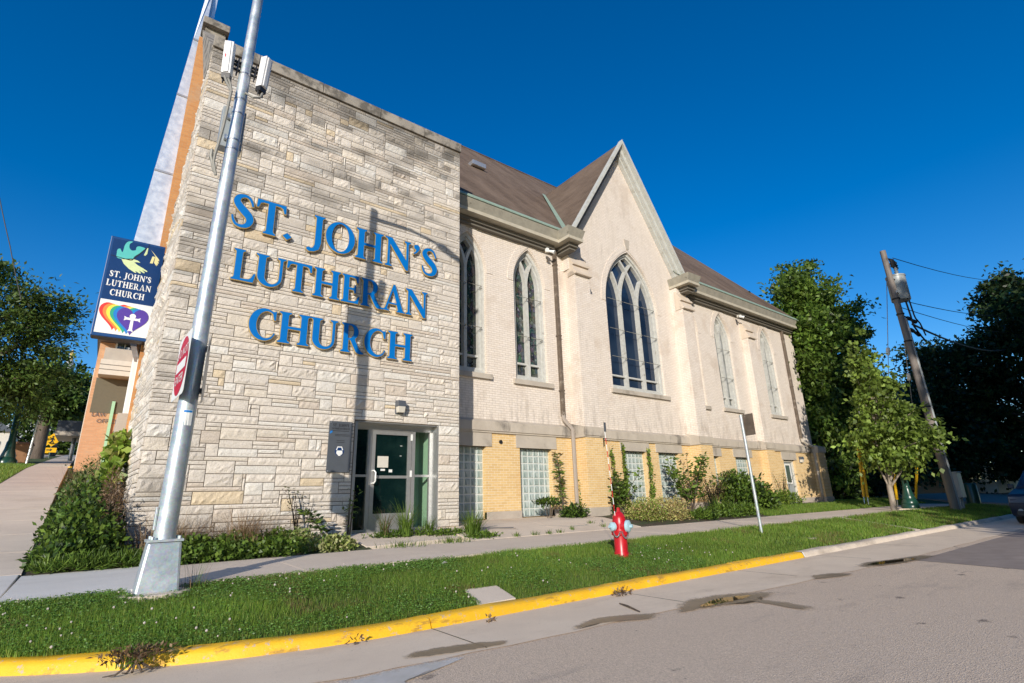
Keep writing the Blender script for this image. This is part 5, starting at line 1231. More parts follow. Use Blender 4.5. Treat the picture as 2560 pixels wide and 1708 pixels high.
# clover leaves and clover flower heads
X, Y = lawn_pts(-1.6, 8, 1300); f = np.array([vn(a*1.3+7, b*1.7+3) for a, b in zip(X, Y)]); k = f > .30+.5*rng.random(len(f)); X, Y = X[k], Y[k]; n = len(X)
Z = lawn_z(X, Y)+.02+.03*rng.random(n); D = sph(n)*np.array([1, 1, .25]); D[:, 2] += .15
P = np.stack([X, Y, Z], 1); Vs = []; Cs = []
for a in (0, 2.1, 4.2):
    d = np.stack([np.cos(a+D[:, 0]*3), np.sin(a+D[:, 0]*3), .12+.2*D[:, 1]], 1); V, C = leafcloud(P, d, .013+.012*rng.random(n), .014, leafcols(n, [(.11, .23, .04), (.145, .27, .05), (.09, .18, .032)], .15), .05); Vs.append(V); Cs.append(C)
tag(fastmesh('clover', np.concatenate(Vs), 4, np.concatenate(Cs), M['leaf']), kind='stuff')
m = MB()
X, Y = lawn_pts(-1.0, 9, 6)
for x, y in zip(X[:330], Y[:330]):
    if vn(x*1.3+7, y*1.7+3) < .45: continue
    z = float(lawn_z(x, y))+random.uniform(.05, .085); r = random.uniform(.007, .012)
    m.lathe((x, y, z), [(r*.3, -r), (r, -.2*r), (r*.8, .6*r), (r*.2, r)], 6)
tag(m.build('clover_flowers', mottle('clover_flower', (.52, .46, .42), (.42, .35, .31), 30)), kind='stuff')

# ---------------------------------------------------------------- bed plants by the stone front
mound('corner_bush', 'large dark green bush spilling round the stone corner beside the avenue sidewalk', 'bush', [(-.14, 10.6, .75, .48, .75, .62), (-.2, 11.6, 1.0, .42, .8, .66), (-.27, 9.95, .50, .38, .42, .34), (.13, 10.1, .65, .3, .45, .46), (-.12, 12.6, 1.25, .42, .8, .66)], 10500, .085, DGREEN[2:]+GREEN[:3]+[(.05, .10, .02)], .6, dens=.42)
mound('dry_shrub', 'brown withered shrub against the stone end wall above the corner bush', 'shrub', [(.18, 11.2, 1.35, .16, .55, .5), (.2, 10.5, 1.15, .14, .35, .4)], 1500, .06, DRY, .3)
mound('flowering_weed', 'pale dry weeds with seed heads on top of the corner bush', 'weed', [(-.18, 12.4, 1.62, .34, .7, .40), (-.3, 11.6, 1.35, .25, .5, .30), (-.1, 13.4, 1.9, .3, .6, .4)], 2600, .045, [(.20, .22, .08), (.26, .24, .11), (.15, .17, .05), (.30, .24, .13)], .4, dens=.6, up=.7)
tuft('seed_stalks', 'thin seed stalks poking above the pale dry weeds at the corner', 'weed', (-.2, 12.6, 1.1), 90, 1.15, .9, .008, DRY+[(.18, .18, .07)], None, .5, 'dry')
plant('yellow_flower', 'single yellow flower standing above the corner bush', 'flower', (-.55, 12.4, .9), 1, 1.45, .05, .06, 8, GREEN, .5, fl=('signyellow', 1))
mound('grape_vine', 'bright lime green vine leaves climbing the edge of the stone end wall', 'vine', [(.16, 12.6, 2.25, .16, .35, .42), (.12, 12.2, 1.75, .14, .3, .35)], 420, .15, LIME, .9)
mound('grass_verge', 'long green grass below the corner bush beside the new sidewalk slab', 'grass clump', [(.0, 9.55, .48, .55, .18, .12), (.5, 9.55, .48, .35, .2, .12)], 2400, .12, GREEN, .12, up=.8)
for i, (x, w, lb) in enumerate(((1.15, .42, 'low green ground cover right behind the foot of the light pole'), (1.75, .5, 'low green ground cover below the brown dry stalks'), (2.45, .5, 'ground cover patch below the leaning seedy weed'))):
    mound('ground_cover', lb, 'ground cover', [(x, 9.58, .50, w, .30, .17), (x+.1, 9.95, .58, w*.8, .35, .20)], 2300, .065, GREEN+[(.09, .15, .03)], .8, 'ground cover along the stone front')
mound('variegated_plant', 'pale yellow green variegated plants at the sidewalk edge left of the door slab', 'plant', [(3.35, 9.6, .50, .42, .26, .17), (2.85, 9.85, .58, .35, .26, .2)], 2400, .06, [(.28, .33, .09), (.36, .38, .15), (.16, .24, .05), (.44, .44, .22)], .8)
for x, y, s, lb in ((1.0, 10.25, .5, 'brown dead stalks against the stone front beside the light pole'), (2.05, 10.2, .55, 'brown dead stalks heaped against the middle of the stone front')):
    e = tuft('dead_stalks', lb, 'dead plant', (x, y, gz(x, y)), 620, s*1.5, 1.3, .008, [(.30, .20, .11), (.24, .15, .08), (.34, .25, .15)], 'dead stalks along the stone front', 1.6, 'dry')
plant('leaning_weed', 'dark weed with drooping leaves leaning against the stone left of the entrance', 'weed', (3.5, 10.2, .55), 3, .75, .12, .12, 26, DGREEN+GREEN, .45, lean=(-.50, -.05), spreadleaf=.03)
plant('seedy_weed', 'thin seedy weed left of the entrance plaque above the bed', 'weed', (2.95, 10.3, .57), 5, .85, .25, .05, 20, [(.12, .09, .06), (.08, .09, .03)], .5, lean=(-.1, 0), stemc='dry')
plant('upright_weed', 'upright weed in front of the dark left sidelight', 'weed', (3.95, 10.35, .58), 4, .85, .12, .09, 16, GREEN, .35)
tuft('tall_grass', 'tall grass clump standing before the glass door', 'grass clump', (4.98, 10.05, .55), 150, .78, .30, .017, GREEN+LIME[:1], 'grass clumps by the entrance')
tuft('tall_grass', 'grass clump with seed heads at the left of the glass door', 'grass clump', (4.58, 10.15, .56), 80, .62, .25, .014, GREEN+DRY, 'grass clumps by the entrance')
tuft('tall_grass', 'shorter grass clump below the mint green sidelight', 'grass clump', (5.55, 10.15, .56), 110, .42, .35, .014, GREEN, 'grass clumps by the entrance')
tuft('tall_grass', 'thick grass clump at the right corner of the stone front', 'grass clump', (6.45, 9.85, .48), 260, .62, .45, .018, GREEN, 'grass clumps by the entrance')
mound('door_weeds', 'leafy weeds on the ground along the threshold of the entrance', 'weed', [(4.9, 10.1, .58, .7, .12, .09), (5.9, 10.0, .55, .5, .14, .09), (6.5, 9.55, .45, .4, .2, .11)], 1800, .06, GREEN, .5)
tuft('joint_grass', 'grass fringe growing in the gap between door slab and sidewalk', 'grass clump', (4.6, 9.42, .42), 150, .13, 1.3, .012, GREEN)
tuft('joint_grass', 'grass fringe at the right end of the gap before the door slab', 'grass clump', (5.7, 9.48, .42), 170, .15, 1.2, .012, GREEN)
for x, y in ((7.25, 9.36), (7.75, 9.36), (8.15, 9.37), (8.5, 9.37), (10.15, 10.0), (9.05, 9.55), (10.2, 9.6)):
    tuft('crack_weed', 'small weed in a crack of the concrete below the glass block windows', 'weed', (x, y, gz(x, y)+.03), 26, .12, .25, .016, GREEN, 'small weeds in the concrete cracks')
plant('downspout_weed', 'tall brownish weed climbing beside the pale downspout', 'weed', (10.5, 11.35, .66), 4, 1.8, .12, .15, 40, GREEN+[(.16, .11, .05), (.10, .12, .03)], .35, lean=(-.15, 0), spreadleaf=.035)
mound('downspout_bush', 'low leafy weeds at the foot of the pale downspout', 'weed', [(10.65, 11.1, .75, .42, .3, .25), (9.8, 11.2, 1.1, .5, .1, .09)], 1500, .09, DGREEN+GREEN, .5)
# shrubs before the gable wall
for x, y, r, lb in ((12.6, 10.2, .55, 'pale yellow green clipped shrub behind the hydrant'), (13.5, 10.05, .55, 'reddish yellow clipped shrub right of the hydrant')):
    mound('spirea_shrub', lb, 'shrub', [(x, y, .72, r*1.25, r, .40)], 3200, .06, YEL if x > 13 else YEL+LIME, .5, 'clipped yellow shrubs', dens=.3)
plant('leafy_shrub', 'dark green leafy shrub against the first pier behind the striped rod', 'shrub', (12.4, 10.9, .66), 20, 1.15, .7, .12, 34, GREEN+DGREEN[2:], .6)
plant('tall_shrub', 'tall big leaved shrub in front of the fourth glass block window', 'shrub', (15.6, 10.7, .64), 18, 1.75, 1.1, .17, 30, GREEN+[(.15, .22, .045)], .5)
plant('dry_weeds', 'reddish brown dry weeds between the two big shrubs', 'weed', (16.9, 10.7, .64), 26, 1.15, .8, .07, 30, [(.16, .10, .05), (.10, .10, .03), (.20, .15, .08)], .3, stemc='dry')
mound('dark_bush', 'big dense dark bush behind the leaning sign post', 'bush', [(18.9, 10.6, 1.15, .95, .7, .70), (18.2, 10.6, 1.3, .55, .5, .65), (19.6, 10.4, .95, .7, .6, .5)], 5200, .14, DGREEN[2:]+GREEN, .5, dens=.5)
mound('low_weeds', 'low green weeds along the sidewalk in front of the shrubs', 'weed', [(14.8, 9.75, .55, .8, .3, .2), (16.3, 9.8, .6, .9, .35, .25), (17.5, 9.8, .6, .6, .3, .22)], 3200, .11, GREEN, .35, up=.6)
tuft('day_lily', 'arching strap leaves in front of the dry weeds', 'plant', (16.0, 10.0, .5), 120, .75, .7, .03, GREEN+LIME[:1])
mound('wall_weeds', 'loose light green weeds below the last pier beside the side door', 'weed', [(22.6, 11.0, .85, 1.2, .4, .32)], 1800, .11, GREEN+LIME[:2], .35, up=.6)
plant('stalk_weed', 'tall stalky weeds against the wall left of the side door', 'weed', (23.0, 11.2, .7), 9, 1.3, .6, .08, 22, GREEN+DRY, .3, stemc='dry')
# ivy strands on the basement wall
def vine(x0, z1, sway, label, n=190):
    e = empty('ivy_strand', (x0, 11.66, .9), label, 'ivy', 'ivy strands on the basement wall'); pts = []
    for i in range(13): t = i/12; pts.append(Vector((x0+sway*math.sin(t*4)+sway*t, BY-.05, .85+(z1-.85)*t)))
    m = MB(); m.tube(pts, [.012*(1-.7*i/12) for i in range(13)], 5); m.build('stem', M['bark'], e)
    P = []; 
    for k in range(n): t = random.random()**1.2; q = pts[int(t*11.99)]; P.append(q+Vector((random.gauss(0, .07*(1.2-t)), random.uniform(-.08, -.01), random.gauss(0, .06))))
    P = np.array([tuple(p) for p in P]); D = sph(len(P))*np.array([1, .5, 1]); D[:, 2] -= .4; D[:, 1] -= .5
    V, C = leafcloud(P, D, .09*(.6+.8*rng.random(len(P))), .075, leafcols(len(P), LIME+GREEN, .2)); fastmesh('leaves', V, 4, C, M['leaf'], e)
vine(12.95, 2.75, .06, 'thin wavy ivy strand near the first pier'); vine(13.55, 2.9, .02, 'dense ivy strand on the left edge of the third glass block window', 330); vine(14.85, 2.8, .03, 'ivy strand on the right edge of the third glass block window', 230); vine(11.45, 1.7, .05, 'short ivy strand just right of the pale downspout', 80)
for x, lb in ((10.55, 'small white floodlight pair under the eaves left of the first pier'), (22.3, 'small white floodlight pair under the eaves at the far end')):
    e = empty('floodlight', (x, 11.76, 8.98), lb, 'floodlight'); m = MB(); m.box(x-.05, x+.05, 11.5, 11.6, 8.97, 9.08); m.build('mount', M['offwhite'], e)
    for s in (-1, 1): m = MB(); m.tube([(x+s*.03, 11.52, 9.02), (x+s*.13, 11.42, 8.98), (x+s*.16, 11.37, 8.95)], [.03, .055, .07], 10); m.build('lamp', M['white'], e)
m = MB(); m.add([(3.95, 6.85, .36), (4.02, 6.88, .385), (4.05, 6.83, .37), (3.99, 6.80, .395)], [(0, 1, 2), (0, 2, 3)]); tag(m.build('paper_scrap', M['white']), 'crumpled white paper scrap in the grass left of the hydrant', 'litter')
m = MB(); m.lathe((12.6, 5.75, float(lawn_z(12.6, 5.75))), [(.16, -.03), (.16, .012), (.13, .018)], 18); tag(m.build('valve_cover', M['asphaltdark']), 'round dark valve cover set in the lawn right of the sign post', 'valve cover')
# debris in the gutter by the curved kerb
tuft('kerb_weed', 'straggly weed spilling over the yellow kerb at the near corner', 'weed', (.40, 5.40, .07), 90, .20, .4, .010, GREEN, None, 1.4)
mound('leaf_litter', 'heap of dead brown leaves against the yellow kerb at the near corner', 'leaf litter', [(.42, 5.30, .03, .24, .10, .05)], 260, .04, DRY+[(.09, .06, .03)], .5)
tuft('base_weed', 'tall dry weed beside the foot of the light pole', 'weed', (.98, 7.12, .33), 30, .42, .3, .006, GREEN+DRY, None, .8)
for x, y, lb in ((5.4, 4.84, 'brown leaf litter at the kerb joint right of the slab'), (2.0, 4.95, 'tiny brown leaf scrap on the gutter left of the kerb joint'), (3.35, 4.85, 'small dark leaf scrap below the yellow kerb')):
    mound('leaf_litter', lb, 'leaf litter', [(x, y, .018, .16 if x > 5 else .06, .05, .012)], 50 if x > 5 else 9, .05, DRY, .5)

# ---------------------------------------------------------------- trees on the right
tree('church_tree', 'tall leafy green tree overlapping the far corner of the church', 'tree', (31.0, 12.4, .68), [(31, 12.4, .6), (31.1, 12.4, 3), (31.3, 12.5, 6), (31.5, 12.6, 9.5), (31.9, 12.7, 12.5)], [.34, .3, .24, .16, .06],
     [(31.2, 12.4, 10.6, 2.8, 2.0, 2.2), (29.6, 11.6, 9.0, 2.0, 1.2, 1.7), (28.9, 11.5, 6.9, 1.4, .9, 1.3), (33.6, 12.4, 11.4, 2.6, 1.9, 2.0), (35.6, 12.3, 10.2, 2.0, 1.6, 1.8), (31.2, 12.5, 7.6, 2.4, 1.5, 1.5), (30.2, 12.2, 5.0, 1.8, 1.1, 1.5), (32.4, 12.6, 4.6, 2.0, 1.2, 1.6), (30.4, 12.3, 2.4, 1.8, 1.0, 1.8), (32.0, 12.6, 13.2, 1.3, 1.0, 1.5), (30.4, 12.2, 12.2, 1.2, 1.0, 1.0), (34.5, 12.4, 6.8, 2.6, 1.8, 2.4)], 520, 88, .25, [(.085, .155, .022), (.115, .195, .03), (.15, .225, .038), (.065, .115, .018)], M['bark'], cl=.52, limbs=90, shell=.55)
tree('young_tree', 'slim young tree with pale trunk standing on the lawn in front of the utility pole', 'tree', (23.95, 7.63, .37), [(23.95, 7.63, .3), (24.05, 7.64, 1.2), (24.22, 7.62, 2.2), (24.36, 7.6, 2.95), (24.25, 7.6, 4.2), (24.1, 7.6, 5.6), (24.0, 7.6, 6.6)], [.105, .095, .085, .075, .055, .04, .015],
     [(24.2, 7.15, 3.7, 1.25, 1.15, 1.0), (24.1, 7.35, 4.9, .95, .85, .9), (24.1, 7.45, 6.0, .6, .5, .8), (24.05, 7.5, 6.9, .3, .25, .5), (24.5, 6.4, 3.0, .85, .65, .6), (23.9, 7.9, 3.0, .85, .6, .7), (24.1, 7.2, 2.25, 1.0, .9, .4)], 175, 38, .18, [(.17, .245, .045), (.21, .29, .055), (.13, .195, .035)], M['palebark'], cl=.34, limbs=34, aspect=.75)
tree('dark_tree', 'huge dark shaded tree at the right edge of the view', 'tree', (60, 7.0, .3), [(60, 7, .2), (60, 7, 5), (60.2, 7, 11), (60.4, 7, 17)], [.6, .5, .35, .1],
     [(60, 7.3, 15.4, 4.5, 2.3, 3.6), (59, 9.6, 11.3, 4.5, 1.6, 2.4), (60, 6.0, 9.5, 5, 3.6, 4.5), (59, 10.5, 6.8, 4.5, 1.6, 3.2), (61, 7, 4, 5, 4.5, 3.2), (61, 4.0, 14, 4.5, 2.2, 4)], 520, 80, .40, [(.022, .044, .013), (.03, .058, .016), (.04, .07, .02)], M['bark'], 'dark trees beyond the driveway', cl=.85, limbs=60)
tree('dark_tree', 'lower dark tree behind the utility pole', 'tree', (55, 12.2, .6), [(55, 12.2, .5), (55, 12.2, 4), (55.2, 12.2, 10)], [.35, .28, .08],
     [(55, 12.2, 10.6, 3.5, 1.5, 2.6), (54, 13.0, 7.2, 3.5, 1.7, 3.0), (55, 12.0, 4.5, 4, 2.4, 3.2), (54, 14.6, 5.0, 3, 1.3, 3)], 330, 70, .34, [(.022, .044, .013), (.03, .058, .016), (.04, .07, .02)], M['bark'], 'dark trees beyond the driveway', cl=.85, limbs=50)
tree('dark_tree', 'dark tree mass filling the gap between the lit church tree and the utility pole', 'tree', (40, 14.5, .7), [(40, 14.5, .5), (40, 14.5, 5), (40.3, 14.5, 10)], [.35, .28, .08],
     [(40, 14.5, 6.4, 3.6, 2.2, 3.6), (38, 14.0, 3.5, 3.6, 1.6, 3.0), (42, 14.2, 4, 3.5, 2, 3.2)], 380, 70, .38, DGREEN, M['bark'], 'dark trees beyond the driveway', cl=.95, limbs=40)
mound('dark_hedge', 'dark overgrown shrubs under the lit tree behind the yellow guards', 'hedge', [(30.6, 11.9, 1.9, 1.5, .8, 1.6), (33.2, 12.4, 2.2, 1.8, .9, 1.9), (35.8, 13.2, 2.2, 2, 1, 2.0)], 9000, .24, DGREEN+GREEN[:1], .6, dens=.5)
# trees across the street (behind the camera's right side) that shade the far end of the block
e0 = tree('street_tree', 'broad dense tree across the street, outside the view', 'tree', (13, -15, 0), [(13, -15, -.1), (13, -15, 5), (13.2, -15, 16)], [.5, .4, .1],
     [(13.6, -15, 8, 5.6, 4, 6), (14.2, -15, 15, 6.0, 4.5, 5), (15, -15, 20, 5, 4, 4), (14, -15, 4.5, 5.2, 3, 3.2), (6.2, -15, 6.8, 2.6, 2.0, 1.9)], 900, 60, .75, DGREEN, M['bark'], 'street trees across the street', cl=1.5, limbs=30)
for dx in (8.5, 17, 25.5, 34, 43):
    t = dup_tree(e0); t['label'] = 'dense tree across the street further along the row, outside the view'; t.location.x += dx; t.location.y += random.uniform(-1.5, .5)
# ---------------------------------------------------------------- utility pole, transformer, wires, guards
upb = Vector((27.0, 6.52, .25)); upt = Vector((26.15, 6.5, 11.35))
up_ = empty('utility_pole', upb, 'weathered wooden utility pole with conduits up its side', 'utility pole')
ud = lambda z: upb+(upt-upb)*((z-upb.z)/(upt.z-upb.z))
m = MB(); m.tube([ud(0), ud(3), ud(7), upt], [.15, .145, .125, .115], 16); m.build('pole', M['wood'], up_, smooth=True)
m = MB()
for k, (dx, dy, r, zt) in enumerate(((.19, -.10, .06, 8.2), (.30, -.05, .055, 8.0), (.40, 0, .045, 5.0))): m.tube([ud(.2)+Vector((dx, dy, 0)), ud(zt)+Vector((dx*.8, dy, 0))], r, 8)
m.split('conduit', M['xfmr'], up_, smooth=True)
m = MB()
for z in (9.1, 8.4, 7.2, 4.4, 2.6): m.tube([ud(z-.03), ud(z+.03)], .15, 14)
m.split('band', M['cable'], up_)
m = MB(); p = ud(11.0); m.tube([p, p+Vector((.8, -.1, .1))], .04, 6); m.tube([p+Vector((.1, 0, -.4)), p+Vector((.8, -.1, .1))], .03, 6); m.build('crossarm_bracket', M['cable'], up_)
m = MB()
for a in (.45, .75, .95): m.lathe(tuple(p+Vector((a, -.1, -.35))), [(.05, 0), (.09, .08), (.05, .12), (.09, .2), (.05, .25), (.08, .34), (.04, .4)], 10)
m.split('insulator', M['black'], up_)
tf = empty('transformer', ud(9.6)+Vector((.5, 0, 0)), 'grey cylindrical transformer hung high on the utility pole', 'transformer')
c = ud(9.7)+Vector((.55, -.05, 0)); m = MB(); m.lathe((c.x, c.y, 9.1), [(.34, 0), (.36, .03), (.36, 1.08), (.38, 1.1), (.38, 1.16), (.30, 1.2)], 26); m.build('tank', M['xfmr'], tf, smooth=True)
m = MB(); m.lathe((c.x-.05, c.y-.1, 10.28), [(.07, 0), (.09, .05), (.05, .1), (.09, .16), (.05, .2), (.08, .28), (.02, .4)], 10); m.build('bushing', M['xfmr'], tf)
m = MB()
for z in (9.35, 10.0): m.box(c.x-.6, c.x-.3, c.y-.08, c.y+.12, z, z+.1)
m.split('hanger', M['xfmr'], tf)
def wire(name, pts, r, label, mat='cable', group='overhead wires', sag=0.):
    P = [Vector(p) for p in pts]; out = []
    for a, b in zip(P[:-1], P[1:]):
        k = 10 if sag else 1
        for i in range(k): t = i/k; out.append(a.lerp(b, t)-Vector((0, 0, sag*4*t*(1-t))))
    out.append(P[-1]); m = MB(); m.tube(out, r, 6); return tag(m.build(name, M[mat], smooth=True), label, 'wire', group)
wire('overhead_wire', [ud(11.0)+Vector((.8, -.1, .2)), (70, 7.3, 21)], .018, 'topmost thin wire running right from the utility pole into the dark tree', sag=.5)
wire('overhead_wire', [ud(9.1), (60, 7.3, 15.2)], .018, 'middle thin wire running right below the transformer', sag=.3)
wire('overhead_wire', [ud(8.75), (60, 7.3, 13.6)], .016, 'thin wire just below the middle wire at the transformer', sag=.3)
wire('overhead_wire', [ud(8.3)+Vector((1.4, 0, -.1)), (55, 7.5, 11.4)], .05, 'thick twisted cable sagging from the utility pole to the right', sag=.5)
wire('drop_cable', [c+Vector((.35, -.1, .5)), c+Vector((.75, -.1, -.4)), c+Vector((.9, -.1, -1.1)), c+Vector((1.0, -.1, -1.25)), c+Vector((1.5, -.1, -1.4)), c+Vector((1.9, -.1, -1.9))], .03, 'looping dark cable dropping from the right side of the transformer', group='transformer cables')
wire('drop_cable', [c+Vector((.2, -.1, -.6)), c+Vector((.35, -.1, -1.2)), c+Vector((.4, -.1, -1.7)), c+Vector((1.0, -.1, -2.0)), c+Vector((1.6, -.1, -2.2))], .035, 'looping dark cable hanging from the bottom of the transformer', group='transformer cables')
wire('drop_cable', [ud(11.0)+Vector((.8, -.1, -.1)), ud(10.9)+Vector((1.1, -.1, 0)), ud(10.75)+Vector((.9, -.1, -.2)), (c.x-.05, c.y-.1, 10.66)], .018, 'curved jumper wire above the transformer', group='transformer cables')
for k, (a, b, lb) in enumerate(((ud(8.4)+Vector((.3, 0, 0)), ud(8.3)+Vector((1.5, -.1, .0)), 'black cable splice upper of the group right of the pole'), (ud(7.9)+Vector((.3, 0, 0)), ud(7.7)+Vector((1.5, -.1, .0)), 'black cable splice lower of the group right of the pole'))):
    m = MB(); d = b-a; m.tube([a, a+d*.3, a+d*.35, a+d*.55, a+d*.6, b], [.03, .03, .08, .08, .05, .09], 8); tag(m.build('cable_splice', M['cable']), lb, 'cable splice')
def guy(name, bot, top, up2, ins, label):
    e = empty(name, bot, label, 'guy wire', 'guy wires with yellow guards'); b = Vector(bot); t = Vector(top); u = Vector(up2)
    m = MB(); m.tube([b+(t-b)*.12, t], .055, 10); m.build('guard', M['guardyellow'], e, smooth=True)
    m = MB(); m.tube([b, b+(t-b)*.2], .022, 6); m.tube([t, u], .014, 5); m.build('wire', M['chrome'], e)
    if ins: p = t.lerp(u, ins); d = (u-t).normalized(); m = MB(); m.tube([p-d*.18, p-d*.15, p+d*.15, p+d*.18], [.03, .075, .075, .03], 8); m.build('strain_insulator', M['white'], e)
guy('guy_wire', (27.62, 9.9, .5), (27.95, 9.75, 3.5), (28.5, 9.4, 5.6), 0, 'yellow guy guard, left one of the close pair before the dark shrubs')
guy('guy_wire', (27.85, 9.82, .5), (27.98, 9.7, 3.3), (28.4, 9.4, 5.6), 0, 'yellow guy guard, right one of the close pair before the dark shrubs')
guy('guy_wire', (27.9, 8.72, .42), (27.45, 8.35, 3.0), ud(10.7), .52, 'yellow guy guard half hidden behind the young tree trunk')
guy('guy_wire', (29.6, 8.55, .4), (29.35, 7.85, 3.1), ud(8.2), .55, 'yellow guy guard right of the green lamp base')
# green lamp post base, concrete foot
lg = empty('green_lamp_post', (25.3, 7.48, .36), 'dark green fluted lamp post base on a concrete block behind the young tree', 'lamp post')
m = MB(); m.box(24.95, 25.65, 7.18, 7.78, .2, .43); m.build('concrete_foot', M['walk'], lg, bevel=.02)
m = MB(); m.lathe((25.3, 7.48, .43), [(.30, 0), (.31, .10), (.27, .16), (.28, .22), (.24, .30), (.22, .34), (.23, .38), (.19, .48), (.145, .68), (.125, .8), (.13, .83), (.115, .86)], 24); m.build('base', M['lampgreen'], lg, smooth=True)
m = MB(); V = []; n = 32
for z, r in ((1.28, .115), (4.6, .075)):
    for k in range(n): rr = r*(1 if k % 2 else .9); V.append((25.3+rr*math.cos(6.283*k/n)-(z-1.28)*.06, 7.48+rr*math.sin(6.283*k/n), z))
m.add(V, [(k, (k+1) % n, n+(k+1) % n, n+k) for k in range(n)]); m.build('fluted_shaft', M['lampgreen'], lg)
ub = empty('utility_box', (28.45, 6.6, .3), 'grey electrical cabinet on a post beside the utility pole', 'utility box')
m = MB(); m.box(28.15, 28.75, 6.45, 6.75, .75, 1.75); m.box(28.12, 28.78, 6.42, 6.78, 1.75, 1.79); m.build('cabinet', M['xfmr'], ub, bevel=.015)
m = MB(); m.tube([(28.3, 6.6, .2), (28.3, 6.6, .8)], .05, 8); m.tube([(28.6, 6.6, .2), (28.6, 6.6, .8)], .04, 8); m.split('stand_pipe', M['xfmr'], ub)
bl = empty('cable_pedestal', (33.7, 7.35, .37), 'short green round pedestal on the shaded lawn', 'pedestal')
m = MB(); m.lathe((33.7, 7.35, .3), [(.27, 0), (.27, .95), (.22, 1.02), (.1, 1.04)], 18); m.build('cover', M['lampgreen'], bl, smooth=True)
tag(MB().hexa([(37.5, 5.2, .0), (60, 5.2, .0), (60, 13, .6), (39, 13, .6), (37.5, 5.2, .14), (60, 5.2, .14), (60, 13, .75), (39, 13, .75)]).build('driveway', M['asphaltdark']), kind='structure')
# house deep in the shade with a lit white porch
hs = empty('house', (60, 12, .7), 'dim house behind the dark trees with a sunlit white porch', 'house')
m = MB(); m.box(54, 68, 13.0, 22, .6, 7.0); m.build('wall', M['tan'], hs)
m = MB(); m.add([(53.5, 12.5, 6.9), (68.5, 12.5, 6.9), (68.5, 22.5, 6.9), (53.5, 22.5, 6.9), (61, 12.5, 11), (61, 22.5, 11)], [(0, 1, 4), (2, 3, 5), (1, 2, 5, 4), (3, 0, 4, 5)]); m.build('roof', M['roof'], hs)
m = MB(); m.box(56, 67, 10.6, 13, 3.6, 4.0); m.box(56, 67, 10.5, 13, .6, 1.5); m.build('porch', M['offwhite'], hs)
for x in (56.3, 58.5, 60.7, 62.9, 65.1): m = MB(); m.box(x, x+.35, 10.65, 10.95, 1.5, 3.6); m.build('porch_post', M['white'], hs)
for x in (57, 60, 63): m = MB(); m.box(x, x+1, 12.94, 13.0, 1.8, 3.4); m.box(x, x+1, 12.94, 13.0, 4.6, 6.2); m.build('window', M['g_navy'], hs)
# parked car, its front end at the right edge
car = empty('parked_car', (24.6, 3.55, 0), 'dark blue car parked in the shade, only its front corner in view', 'car')
def prism(m, prof, y0, y1, inset_=0.):
    n = len(prof); V = [(x, y0, z) for x, z in prof]+[(x, y1, z) for x, z in prof]
    m.add(V, [tuple(range(n)), tuple(range(n, 2*n))[::-1]]+[(i, n+i, n+(i+1) % n, (i+1) % n) for i in range(n)])
cx0 = 22.9
m = MB(); prism(m, [(cx0+a, z) for a, z in ((0, .35), (-.04, .55), (.0, .75), (.12, .92), (1.15, 1.08), (4.3, 1.08), (4.6, .85), (4.62, .4), (4.5, .28), (.1, .24))], 2.05, 3.85); m.build('body', M['bluecar'], car, bevel=.07, smooth=True)
m = MB(); P = [(cx0+1.05, 1.07), (cx0+1.9, 1.62), (cx0+3.4, 1.66), (cx0+4.2, 1.08)]; 
V = [(x, 2.12 if i in (0, 3) else 2.3, z) for i, (x, z) in enumerate(P)]+[(x, 3.78 if i in (0, 3) else 3.6, z) for i, (x, z) in enumerate(P)]
m.add(V, [(0, 1, 2, 3), (7, 6, 5, 4), (0, 4, 5, 1), (1, 5, 6, 2), (2, 6, 7, 3), (3, 7, 4, 0)]); m.build('cabin', M['g_navy'], car, bevel=.04, smooth=True)
m = MB(); m.hexa([(cx0+1.88, 2.28, 1.60), (cx0+3.4, 2.28, 1.64), (cx0+3.4, 3.62, 1.64), (cx0+1.88, 3.62, 1.60), (cx0+1.9, 2.34, 1.66), (cx0+3.38, 2.34, 1.70), (cx0+3.38, 3.56, 1.70), (cx0+1.9, 3.56, 1.66)]); m.build('roof', M['bluecar'], car, bevel=.02)
for y0, y1 in ((3.35, 3.83), (2.07, 2.55)):
    m = MB(); m.hexa([(cx0-.035, y0, .66), (cx0+.30, y0, .66), (cx0+.30, y1, .66), (cx0-.035, y1, .66), (cx0+.03, y0, .84), (cx0+.42, y0, .92), (cx0+.42, y1, .92), (cx0+.05, y1, .84)]); m.build('headlight', M['charcoal'], car, bevel=.02)
m = MB(); m.box(cx0-.06, cx0+.05, 2.5, 3.4, .55, .72); m.box(cx0-.07, cx0+.1, 2.2, 3.7, .28, .42); m.build('grille', M['black'], car, bevel=.01)
m = MB(); m.tube([(cx0-.05, 3.6, .42), (cx0-.02, 3.6, .42)], .06, 12); m.build('fog_lamp', M['xfmr'], car)
for x in (cx0+.85, cx0+3.6):
    for y in (2.12, 3.78):
        m = MB(); m.tube([(x, y-.1, .33), (x, y-.07, .33), (x, y+.07, .33), (x, y+.1, .33)], [.29, .33, .33, .29], 24); w = m.build('wheel', M['black'], car, smooth=True)
        m = MB(); m.tube([(x, y-.105, .33), (x, y+.105, .33)], .2, 18); m.build('rim', M['silver'], w)
for y in (1.98, 3.86): m = MB(); m.box(cx0+1.35, cx0+1.5, y, y+.14 if y > 3 else y+.1, 1.08, 1.22); m.build('mirror', M['bluecar'], car, bevel=.02)

car.location.y += .3
